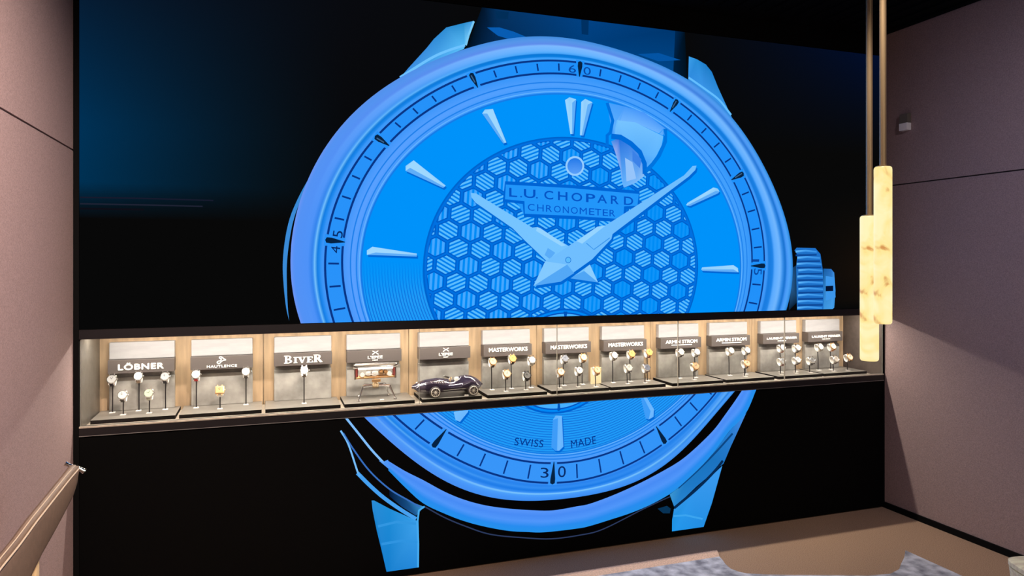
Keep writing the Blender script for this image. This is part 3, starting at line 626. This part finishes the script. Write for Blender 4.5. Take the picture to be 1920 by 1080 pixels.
for k in range(12):
    cx = BX[k]; x0, x1 = cx - .1355, cx + .1355; y = 0.2548
    tr = tag(link('display_tray', tray_mesh(TX[k][0], TX[k][1]), [M['tray'], M['black']]), '%s grey tray from the left, carrying %s' % (ORD[k], hand.get(k, what[k])), 'tray', 'display trays in the showcase')
    bd = thing('brand_display_board', '%s display board from the left, white top over grey lettered bar and stone panel' % ORD[k], 'display board', (cx, 0.30, ZT), 'display boards in the showcase')
    def prt(n, b, m, par=None):
        bmesh.ops.translate(b, verts=b.verts, vec=(-cx, -0.30, -ZT)); return link(n, b, m, par or bd)
    prt('white_panel', B(x0, x1, 0.28, 0.3115, 1.055, 1.133, bev=0.004), M['white'])
    bar = prt('sign_bar', B(x0 - .001, x1 + .001, 0.255, 0.3115, 0.994, 1.054, bev=0.0008), M['bar'])
    bm = B(x0, x1, 0.283, 0.3115, ZT + .0005, 0.972, bev=0.002); box(bm, x0 + .002, x1 - .002, 0.30, 0.3115, 0.972, 0.994)
    prt('stone_panel', bm, M['stone'])
    bm = bmesh.new()
    if k == 0: letters(bm, 'L\u00d6BNER', cx - .095, cx + .093, 1.008, 1.042, y, .05, 1.12)
    elif k == 1:
        letters(bm, 'HAUTLENCE', cx - .066, cx + .066, 1.0015, 1.0135, y, .03, 1.1)
        pts = [(-.016, 1.020), (-.022, 1.026), (-.016, 1.032), (-.006, 1.033), (-.002, 1.042), (-.012, 1.046), (-.010, 1.052), (-.004, 1.052), (.006, 1.044), (.017, 1.036), (.004, 1.034), (-.004, 1.028), (-.010, 1.021)]
        pts = pts + pts[:1]
        for a, b in zip(pts, pts[1:]): quadbar(bm, (cx + a[0], a[1]), (cx + b[0], b[1]), .0042, y)
    elif k == 2: serif_word(bm, cx - .09, cx + .09, 1.006, 1.044, y)
    elif k in (3, 4):
        logo_swords(bm, cx + .004, 1.030, 1.050, y); letters(bm, "L'EPEE", cx - .034, cx + .040, 1.011, 1.026, y, .03); letters(bm, '1839', cx - .010, cx + .016, 1.0000, 1.0066, y, .03)
    elif k in (5, 6, 7): letters(bm, 'MASTERWORKS', cx - .108, cx + .112, 1.018, 1.040, y, .035)
    elif k in (8, 9):
        letters(bm, 'ARMIN STROM', cx - .105, cx + .109, 1.022, 1.042, y, .03); quadbar(bm, (cx - .066, 1.0128), (cx + .072, 1.0128), .0042, y)
    else:
        letters(bm, 'LAURENT FERRIER', cx - .110, cx + .116, 1.020, 1.034, y, .03); letters(bm, 'GENEVE', cx - .030, cx + .034, 1.007, 1.013, y, .03)
    prt('lettering', bm, M['letter'], bar)

# ------------------------------------------------------------------ watches on their stands
# tray, x, y, foot ; face x, z ; case colour, dial colour, strap colour, words
WT = [
 (0, -.657, .250, -.653, .973, 'steel', (150, 150, 148), (40, 36, 44), 'silver round watch on a dark strap'),
 (0, -.603, .185, -.606, .911, 'steel', (196, 196, 190), (70, 66, 62), 'pale watch with an open light dial'),
 (0, -.552, .261, -.552, .980, 'steel', (250, 248, 240), (176, 152, 128), 'glaring white watch on a tan strap'),
 (0, -.499, .189, -.497, .912, 'steel', (176, 190, 160), (206, 204, 184), 'pale greenish watch on an ivory strap'),
 (0, -.441, .252, -.442, .974, 'steel', (150, 148, 150), (44, 42, 48), 'silver watch with dark strap'),
 (1, -.310, .245, -.311, .978, 'steel', (240, 236, 228), (196, 44, 48), 'white watch on a bright red strap'),
 (1, -.204, .183, -.209, .910, 'gold', (214, 170, 110), (240, 234, 224), 'square golden watch on a white strap'),
 (1, -.093, .248, -.094, .980, 'steel', (236, 230, 220), (92, 86, 84), 'white watch on a grey strap'),
 (2, .170, .187, .166, .981, 'steel', (206, 200, 188), (120, 110, 98), 'silver watch standing alone'),
 (5, 1.131, .239, 1.130, .973, 'gold', (238, 200, 150), (70, 56, 48), 'rose gold watch on a dark brown strap'),
 (5, 1.187, .171, 1.181, .916, 'gold', (240, 222, 186), (60, 50, 44), 'pale gold watch on a dark strap'),
 (5, 1.242, .240, 1.238, .984, 'gold', (232, 192, 96), (60, 48, 42), 'yellow gold watch on a dark strap'),
 (5, 1.301, .177, 1.290, .900, 'rod', (112, 110, 106), (40, 38, 36), 'black-cased watch with grey dial'),
 (5, 1.350, .233, 1.345, .972, 'steel', (222, 220, 210), (196, 186, 170), 'white watch on a pale strap'),
 (6, 1.492, .171, 1.488, .910, 'gold', (246, 232, 204), (80, 66, 60), 'cream dial watch'),
 (6, 1.545, .238, 1.540, .971, 'steel', (130, 132, 140), (84, 74, 68), 'silver watch with a grey dial'),
 (6, 1.600, .170, 1.589, .913, 'steel', (240, 230, 220), (66, 54, 50), 'white dial watch on a dark strap'),
 (6, 1.657, .239, 1.641, .972, 'gold', (240, 214, 168), (110, 84, 64), 'champagne watch on a brown strap'),
 (6, 1.694, .144, 1.679, .914, 'gold', (244, 222, 176), (150, 110, 70), 'golden lit watch in front of the cream card'),
 (7, 1.843, .232, 1.835, .977, 'steel', (246, 240, 226), (120, 108, 96), 'white dial watch'),
 (7, 1.955, .237, 1.951, .979, 'gold', (226, 184, 96), (112, 64, 52), 'gold watch on a brown strap'),
 (7, 2.059, .224, 2.043, .985, 'gold', (240, 178, 90), (122, 60, 50), 'orange gold watch on a red brown strap'),
 (7, 1.901, .170, 1.886, .913, 'steel', (206, 204, 190), (64, 56, 54), 'silver watch on a dark strap'),
 (7, 2.009, .162, 1.999, .909, 'steel', (116, 120, 132), (70, 48, 46), 'watch with a slate blue dial'),
 (8, 2.280, .243, 2.266, .976, 'steel', (214, 214, 190), (84, 66, 58), 'silver watch behind the glass joint'),
 (8, 2.382, .234, 2.367, .973, 'steel', (226, 228, 230), (84, 80, 78), 'bright steel watch'),
 (8, 2.331, .170, 2.323, .901, 'gold', (196, 164, 128), (64, 52, 46), 'rose gold watch on a dark strap'),
 (9, 2.619, .233, 2.606, .971, 'steel', (216, 216, 196), (190, 170, 140), 'pale silver watch'),
 (9, 2.740, .241, 2.715, .968, 'steel', (222, 226, 200), (96, 90, 76), 'pale greenish watch'),
 (9, 2.683, .171, 2.662, .901, 'gold', (236, 192, 158), (48, 42, 40), 'pinkish gold watch on a black strap'),
 (10, 2.994, .235, 2.969, .974, 'steel', (240, 234, 222), (134, 80, 62), 'white watch on a reddish strap'),
 (10, 2.938, .166, 2.909, .904, 'steel', (160, 160, 158), (112, 56, 52), 'grey dial watch on a maroon strap'),
 (10, 3.104, .230, 3.078, .970, 'steel', (224, 214, 198), (70, 60, 54), 'ivory dial watch on a dark strap'),
 (10, 3.053, .172, 3.031, .905, 'steel', (226, 222, 216), (60, 52, 48), 'white dial watch on a black strap'),
 (11, 3.272, .223, 3.244, .970, 'steel', (226, 220, 206), (196, 188, 176), 'silver watch on a pale strap'),
 (11, 3.372, .224, 3.347, .968, 'gold', (246, 232, 206), (190, 112, 50), 'cream watch on an orange strap'),
 (11, 3.152, .162, 3.120, .899, 'steel', (136, 134, 130), (64, 58, 56), 'grey dial watch on a dark strap'),
 (11, 3.327, .154, 3.296, .900, 'steel', (196, 186, 172), (96, 80, 70), 'silver watch with brownish strap'),
 (11, 3.445, .163, 3.419, .905, 'gold', (226, 220, 196), (60, 50, 46), 'pale gold watch on the far right stand'),
]
_cm = {}
def cmat(rgb, kind):
    k = (rgb, kind)
    if k not in _cm: _cm[k] = mat('%s_colour' % kind, rgb, 0.35 if kind == 'dial' else 0.6)
    return _cm[k]
def oval(ry, rz, n, a0=0.0, a1=2 * PI): return [(ry * math.cos(a0 + (a1 - a0) * k / (n - 1)), rz * math.sin(a0 + (a1 - a0) * k / (n - 1))) for k in range(n)]
def band(bm, path, w0, w1, th, cy):
    rings = []; n = len(path)
    for k, (py, pz) in enumerate(path):
        a = path[max(k - 1, 0)]; b = path[min(k + 1, n - 1)]; d = Vector((0, b[0] - a[0], b[1] - a[1])).normalized(); nn = Vector((0, -d.z, d.y)) * th / 2
        w = (w0 + (w1 - w0) * abs(2 * k / (n - 1) - 1)) / 2; p = Vector((0, py + cy, pz))
        rings.append([p + nn + Vector((w, 0, 0)), p + nn - Vector((w, 0, 0)), p - nn - Vector((w, 0, 0)), p - nn + Vector((w, 0, 0))])
    return loft(bm, rings)
TILT = math.radians(24); ROT = Matrix.Rotation(-TILT, 4, 'X')
CY = 0.0225
def place_words(i):
    t, y = WT[i][0], WT[i][2]; rear = y > .205
    row = [j for j in range(len(WT)) if WT[j][0] == t and (WT[j][2] > .205) == rear]; row.sort(key=lambda j: WT[j][1])
    both = [j for j in range(len(WT)) if WT[j][0] == t]
    n = row.index(i); r = 'rear' if rear else 'front'
    tr = '%s tray' % ORD[t]
    if len(both) == 1: return 'alone on %s' % tr
    if len(row) == 1: return 'only one in %s row, %s' % (r, tr)
    pos = ('left', 'right')[n] if len(row) == 2 else ('left', 'middle', 'right')[n]
    return '%s in %s row, %s' % (pos, r, tr)
for i, (t, fx, fy, cx_, cz_, cm, dc, scol, words) in enumerate(WT):
    where = place_words(i); cx_ = fx
    fr = Vector((cx_, fy - 0.021, cz_))                         # centre of the watch face
    st = thing('watch_stand', 'black rod stand with ivory cuff, %s' % where, 'watch stand', (fx, fy, ZT), 'watch stands in the showcase')
    link('base_plate', B(-.011, .011, -.019, .006, 0.0002, 0.003, bev=0.0006), M['plastic'], st)
    cc = ROT @ Vector((0, CY, 0)); cz = cz_ + cc.z - ZT; cyy = fr.y + cc.y - fy
    link('rod', tube(bmesh.new(), [(0, 0, 0.003), (0, 0, (cz - .024) * .6), (0, cyy + .004, cz - .0235)], 0.0027, 8), M['rod'], st, True)
    bm = bmesh.new(); band(bm, oval(.0155, .0225, 22, math.radians(-80), math.radians(262)), .030, .026, .0022, 0)
    cu = link('cuff', bm, M['cuff'], st, True); cu.matrix_local = Matrix.Translation((0, cyy, cz)) @ ROT
    # the watch itself
    wt = thing('wristwatch', '%s, %s' % (words, where), 'watch', fr, 'wristwatches in the showcase', (-TILT, 0, 0))
    R = .0205; sq = (i == 6)
    if sq: cb = B(-.020, .020, -.006, .004, -.018, .018, bev=0.004)
    else: cb = lathe(bmesh.new(), [(R * .8, .004), (R * .97, .003), (R, 0), (R * .97, -.004), (R * .86, -.006), (R * .82, -.0048)], 'Y', 24)
    for sx in (-1, 1):
        for sz in (-1, 1): box(cb, sx * .0095 - .002, sx * .0095 + .002, -.002, .006, sz * .0195 - .005, sz * .0195 + .005)
    link('case', cb, M[cm], wt, True)
    if sq: db = B(-.0155, .0155, -.0068, -.0058, -.0135, .0135)
    else: db = lathe(bmesh.new(), [(R * .81, -.0046), (R * .81, -.0052)], 'Y', 24)
    dl = link('dial', db, cmat(dc, 'dial'), wt)
    hb = bmesh.new(); a1, a2 = math.radians(60 + (i * 37) % 50), math.radians(120 + (i * 23) % 40)
    yy = -.0072 if sq else -.0056
    for a, l in ((a1, .0125), (a2, .009)): quadbar(hb, (0, 0), (l * math.cos(a), l * math.sin(a)), .0014, yy, .0005)
    link('hands', hb, M['rod'], dl)
    link('crown', tube(bmesh.new(), [(R + (-.001 if not sq else -.002), 0, 0), (R + .0035, 0, 0)], .0028, 10), M[cm], wt, True)
    sb = bmesh.new(); band(sb, oval(.0185, .0256, 26, math.radians(-228), math.radians(48 - 0))[::-1], .015, .0185, .0020, CY - .002)
    link('strap', sb, cmat(scol, 'strap'), wt, True)

# cream card behind the last watch of the seventh tray
bm = B(-.031, .031, -.004, .004, 0.0003, .092, bev=0.001)
tag(link('display_card', bm, mat('cream_card', (242, 226, 180), 0.5), loc=(1.735, 0.225, ZT)), 'cream blank card standing upright at the right of the seventh tray', 'card')
for lab, x, y in (('small white card on the fourth tray in front of the table clock', .535, .135), ('small white card on the fifth tray beside the racing car', .957, .112)):
    tag(link('price_card', B(-.010, .010, -.006, .006, 0.0002, .006, bev=0.0006), M['plastic'], loc=(x, y, ZT)), lab, 'card')

# table clock with jointed legs
ck = thing('table_clock', 'gold and silver table clock on four bent metal legs', 'clock', (0.512, 0.20, ZT))
bm = bmesh.new(); tube(bm, [(-.108, 0, .165), (-.09, 0, .158), (0, 0, .158), (.09, 0, .158), (.108, 0, .167)], [.013, .010, .009, .010, .013], 12); tube(bm, [(-.098, -.012, .172), (.098, -.012, .172)], .004, 8); tube(bm, [(-.098, .014, .172), (.098, .014, .172)], .004, 8)
link('top_rail', bm, M['steel'], ck, True)
link('face_plate', B(-.086, .086, -.013, -.009, .146, .157, bev=.001), M['plastic'], ck)
bm = bmesh.new(); tube(bm, [(-.095, 0, .106), (.095, 0, .106)], .0055, 10); tube(bm, [(-.095, .02, .110), (.095, .02, .110)], .004, 8); link('bottom_rail', bm, M['gold'], ck, True)
red = mat('dark_red_barrel', (120, 52, 46), 0.4)
for s in (-1, 1):
    link('barrel', tube(bmesh.new(), [(s * .092, 0, .112), (s * .092, 0, .152)], .0075, 14), red, ck, True); link('end_cap', tube(bmesh.new(), [(s * .100, 0, .098), (s * .100, 0, .160)], .005, 10), M['steel'], ck, True)
for x, r in ((-.034, .016), (-.006, .019), (.028, .015), (.048, .013)):
    bm = bmesh.new(); nt_ = 16; prf = []
    for k in range(nt_ * 2): t = PI * k / nt_; rr = r if k % 2 else r * .86; prf.append((x + rr * math.cos(t), rr * math.sin(t) + .131))
    loft(bm, [[(a, yy, b) for a, b in prf] for yy in (-.010, -.004)]); lathe(bm, [(r * .35, -.016), (r * .35, -.004)], 'Y', 12, (x, 0, .131))
    link('gear', bm, M['rim' if r > .015 else 'gold'], ck)
for x in (-.066, .068): link('winding_drum', tube(bmesh.new(), [(x, -.016, .122), (x, .014, .122)], .011, 14), M['rim'], ck, True)
link('name_plate', B(-.020, .024, -.018, -.012, .084, .099, bev=0.002), M['gold'], ck); link('hub', lathe(bmesh.new(), [(.010, .052), (.020, .060), (.020, .068), (.010, .080), (.010, .104)], 'Z', 16), M['brass'], ck, True)
for sx in (-1, 1):
    for sy in (-1, 1):
        bm = bmesh.new(); sp = .066 if sy < 0 else .052
        tube(bm, [(sx * .012, sy * .008, .066), (sx * sp, sy * .03, .066)], [.005, .0065], 8); tube(bm, [(sx * sp, sy * .03, .066), (sx * (sp + .022), sy * .055, .010)], [.006, .003], 8)
        lathe(bm, [(.005, .0005), (.008, .001), (.008, .004), (.003, .012)], 'Z', 10, (sx * (sp + .023), sy * .056, 0)); link('leg', bm, M['steel'], ck, True)

# model racing car
car = thing('model_car', 'dark glossy vintage racing car model with silver wheels', 'model car', (0.691, 0.178, ZT + .0002))
L = .368
top = [(0, .056), (.02, .068), (.06, .083), (.10, .088), (.135, .0905), (.160, .084), (.19, .074), (.215, .074), (.235, .086), (.255, .0945), (.28, .098), (.305, .094), (.335, .080), (.355, .063), (L, .050)]
bot = [(0, .046), (.03, .026), (.08, .021), (.14, .024), (.25, .026), (.32, .023), (.35, .034), (L, .046)]
wid = [(0, .010), (.02, .040), (.06, .060), (.10, .067), (.16, .061), (.22, .060), (.28, .068), (.32, .064), (.35, .044), (L, .010)]
fnd = [(0, .050), (.03, .064), (.07, .076), (.105, .079), (.15, .068), (.2, .060), (.25, .066), (.29, .077), (.32, .072), (.35, .056), (L, .049)]
def ip(tab, x): return float(np.interp(x, [a for a, _ in tab], [b for _, b in tab]))
bm = bmesh.new(); rings = []
for k in range(41):
    x = L * (1 - math.cos(PI * k / 40)) / 2; w, zt, zb, zf = ip(wid, x), ip(top, x), ip(bot, x), ip(fnd, x); zf = min(zf, zt + .002)
    pts = [(-w * .80, zb), (-w * .98, zb + .010 * min(1, w / .05)), (-w, (zb + zf) / 2), (-w * .93, zf - .007), (-w * .74, zf), (-w * .52, zf - .004), (-w * .38, (zt + zf) / 2), (-w * .24, zt - .002), (0, zt)]
    pts = pts + [(-a, b) for a, b in pts[-2::-1]]
    rings.append([(x, a, b) for a, b in pts])
loft(bm, rings); body = link('body', bm, M['paint'], car, True)
for wx, r in ((.105, .0285), (.302, .0275)):
    for s in (-1, 1):
        bm = lathe(bmesh.new(), [(r * .55, -.008), (r * .92, -.009), (r, -.005), (r, .005), (r * .92, .009), (r * .55, .008)], 'Y', 26); wo = link('wheel', bm, M['tyre'], car, True, (wx, s * .064, r))
        hb = bmesh.new()
        tube(hb, [(r * .74 * math.cos(2 * PI * q / 26), -.0092, r * .74 * math.sin(2 * PI * q / 26)) for q in range(27)], .0022, 8)
        for q in range(10): a = 2 * PI * q / 10; quadbar(hb, (r * .1 * math.cos(a), r * .1 * math.sin(a)), (r * .72 * math.cos(a), r * .72 * math.sin(a)), .0016, -.0098, .001)
        lathe(hb, [(r * .2, -.014), (r * .22, -.010), (r * .22, -.009)], 'Y', 12)
        ho = link('rim', hb, M['rim'], wo, True)
        if s > 0: ho.rotation_euler = (0, 0, PI)
bm = bmesh.new(); n = 12
loft(bm, [[(.165 + .018 * (1 - math.cos(a)) * .5 + (.006 if q else 0), .030 * math.cos(a), .078 + (.016 if q else 0)) for a in [PI * j / n for j in range(n + 1)]] for q in (0, 1)], False)
wsh = link('windscreen', bm, M['steel'], car, True); so = wsh.modifiers.new('s', 'SOLIDIFY'); so.thickness = .001
link('steering_wheel', tube(bmesh.new(), [(.196 + .004 * math.sin(a), .012 * math.cos(a) - .012, .080 + .011 * math.sin(a)) for a in [2 * PI * q / 16 for q in range(17)]], .0018, 8), M['gold'], car, True)
link('headrest', lathe(bmesh.new(), [(.002, .092), (.011, .089), (.013, .080), (.012, .070)], 'Z', 14, (.228, -.012, 0)), M['cuff'], car, True)
for q in range(7): link('exhaust_pipe', tube(bmesh.new(), [(.086 + .011 * q, -.040, .079), (.090 + .011 * q, -.050, .075), (.094 + .011 * q, -.058, .071)], .0026, 8), M['steel'], car, True)
for s in (-1, 1): link('headlight', lathe(bmesh.new(), [(.002, -.006), (.008, -.004), (.009, .003)], 'X', 14, (.030, s * .026, .060)), M['cuff'], car, True)
link('side_stripe', tube(bmesh.new(), [(.145, -.0615, .034), (.2, -.0605, .037), (.262, -.0665, .040)], .0014, 6), M['steel'], car, True)

# ------------------------------------------------------------------ pendant lamps
def lamp(x, y, z0, z1, r, label):
    t = thing('pendant_lamp', label, 'pendant lamp', (x, y, ZC - 0.02), 'alabaster pendant lamps'); o = ZC - 0.02
    bm = lathe(bmesh.new(), [(r * .86, z0 - o), (r * .97, z0 - o + .004), (r, z0 - o + .012), (r, z1 - o - .010), (r * .96, z1 - o - .003), (r * .85, z1 - o)], 'Z', 32)
    link('alabaster_tube', bm, M['alab'], t, True)
    link('suspension_rod', tube(bmesh.new(), [(0, 0, z1 - o), (0, 0, 0.004)], 0.0118, 16), M['brass'], t, True)
    link('top_cap', lathe(bmesh.new(), [(r * .80, z1 - o - .001), (r * .80, z1 - o + .003), (.014, z1 - o + .005)], 'Z', 24), M['brass'], t, True)
    link('ceiling_rose', lathe(bmesh.new(), [(.05, 0.008), (.05, 0.0195)], 'Z', 24), M['brass'], t, True)
def cam_pt(u, v, d):
    a = (u - 960) / FOC * d; return (a * math.cos(TH) + d * math.sin(TH), d * math.cos(TH) - a * math.sin(TH) - DIST, EYE - (v - 491) / FOC * d)
a = cam_pt(1655.5, 607, 2.60); b = cam_pt(1655.5, 313, 2.60); lamp(a[0], a[1], a[2], b[2], .0305, 'right alabaster pendant lamp, hanging higher and nearer, glowing yellow')
a = cam_pt(1630, 676, 2.76); b = cam_pt(1630, 405, 2.76); lamp(a[0], a[1], a[2], b[2], .0335, 'left alabaster pendant lamp, hanging lower behind the other')

# ------------------------------------------------------------------ sensor on the right wall
sn = thing('wall_sensor', 'small grey and white sensor box high on the right wall', 'sensor', (XR, -0.16, 2.31))
link('housing', B(-.03, -.0005, -.030, .026, 0.008, 0.062, bev=0.002), M['grey'], sn); link('lens_box', B(-.034, -.0005, -.030, .026, -0.036, 0.007, bev=0.002), M['plastic'], sn)

# ------------------------------------------------------------------ rug with a round bite out of its corner
rg = thing('rug', 'grey marbled rug with beige border and a rounded notch at its corner', 'rug', (1.2, -1.4, 0))
NOTCH = [(3.12, -.560), (3.109, -.568), (3.04, -.625), (2.965, -.675), (2.90, -.722), (2.817, -.748), (2.70, -.728), (2.552, -.672), (2.35, -.600), (2.25, -.560), (2.17, -.521), (2.146, -.492), (2.131, -.451), (2.138, -.40), (2.152, -.36), (2.165, -.312)]
def bite(x0, y0, y1, z):
    pts = [(x0, y0), (3.12, y0)] + NOTCH + [(x0, y1)]
    return loft(bmesh.new(), [[(p[0] - 1.2, p[1] + 1.4, zz) for p in pts] for zz in (0.0004, z)])
link('pile', bite(0.2, -1.35, -.312, .010), M['rug'], rg)
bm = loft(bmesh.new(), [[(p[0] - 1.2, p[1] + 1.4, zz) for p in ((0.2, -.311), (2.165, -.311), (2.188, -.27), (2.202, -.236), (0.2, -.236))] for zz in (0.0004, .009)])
link('stripe', bm, M['rug_stripe'], rg)  # paler flat stripe along the far side of the pile

# ------------------------------------------------------------------ leather lounge chair along the left wall
ch = thing('lounge_chair', 'taupe leather lounge chair at lower left, its back ending in chrome', 'chair', (-.6, -1.4, 0))
def cp(u, v, d): p = cam_pt(u, v, d); return Vector(p)
def back_section(y, zt, zb, x):
    th = .016; pts = []
    for k in range(16):
        a = 2 * PI * k / 16; pts.append((x + th * math.cos(a) * (1 + .2 * math.sin(a)) , y, (zt + zb) / 2 + (zt - zb) / 2 * math.copysign(abs(math.sin(a)) ** .6, math.sin(a))))
    return pts
secs = [(-.712, .838, .798), (-.724, .842, .765), (-.76, .842, .742), (-.84, .838, .724), (-.95, .833, .703), (-1.08, .827, .684), (-1.17, .823, .664), (-1.30, .812, .62), (-1.5, .805, .54), (-1.8, .80, .47), (-2.1, .80, .45)]
bx = -.595
bm = loft(bmesh.new(), [[(p[0] + .6, p[1] + 1.4, p[2]) for p in back_section(y, a, b, bx)] for y, a, b in secs])
bk = link('backrest', bm, M['leather'], ch, True)
for off, zz in ((.0168, -.012), (.007, .0005)):
    link('piping', tube(bmesh.new(), [(bx + off + .6, y + 1.4, z + zz) for y, z in ((-.722, .838), (-.84, .836), (-.95, .831), (-1.17, .821), (-1.30, .811), (-1.5, .804), (-2.0, .799))], .0016 if off < .01 else .0024, 6), M['piping'], bk, True)
bm = bmesh.new(); tube(bm, [(bx - .024 + .6, -.716 + 1.4, .846), (bx - .008 + .6, -.712 + 1.4, .836), (bx + .010 + .6, -.708 + 1.4, .828), (bx + .030 + .6, -.706 + 1.4, .812)], [.008, .005, .005, .009], 12); box(bm, bx - .010 + .6, bx + .012 + .6, -.724 + 1.4, -.706 + 1.4, .815, .838)
link('end_fitting', bm, M['chrome'], ch, True)
link('seat', B(-.10, .44, -.75, -.02, .30, .43, bev=0.03), M['leather'], ch, True)
for x, y in ((-.06, -.05), (.38, -.10), (-.06, -.70), (.38, -.70)): link('leg', tube(bmesh.new(), [(x, y, .0005), (x, y, .305)], [.012, .018], 10), M['legwood'], ch, True)
link('back_strut', loft(bmesh.new(), [[(-.047, y0, z), (-.017, y0, z), (-.017, y1, z), (-.047, y1, z)] for y0, y1, z in ((.31, .345, .29), (.372, .402, .60), (.39, .405, .70))]), M['legwood'], ch)
link('seat_rail', B(-.09, -.035, -.72, .34, .262, .298), M['legwood'], ch)
link('back_post', B(-.06, -.012, -.6, -.4, .25, .50), M['legwood'], ch)
link('front_strut', tube(bmesh.new(), [(-.063, .32, .0005), (-.063, .32, .27)], [.012, .016], 8), M['legwood'], ch, True)

# ------------------------------------------------------------------ cream side table at the lower right edge
stl = thing('side_table', 'cream grained tapered side table at the lower right corner', 'side table', (2.650, -1.874, 0), None, (0, 0, -TH))
def sqr(s, z, n=40, p=.2): return [(s * math.copysign(abs(math.cos(2 * PI * k / n)) ** p, math.cos(2 * PI * k / n)), s * math.copysign(abs(math.sin(2 * PI * k / n)) ** p, math.sin(2 * PI * k / n)), z) for k in range(n)]
link('top', loft(bmesh.new(), [sqr(.262, .425), sqr(.27, .430), sqr(.27, .445), sqr(.262, .450)]), M['cream'], stl, True)
link('base', loft(bmesh.new(), [sqr(.226, .0005), sqr(.2685, .4245)]), M['cream'], stl, True)
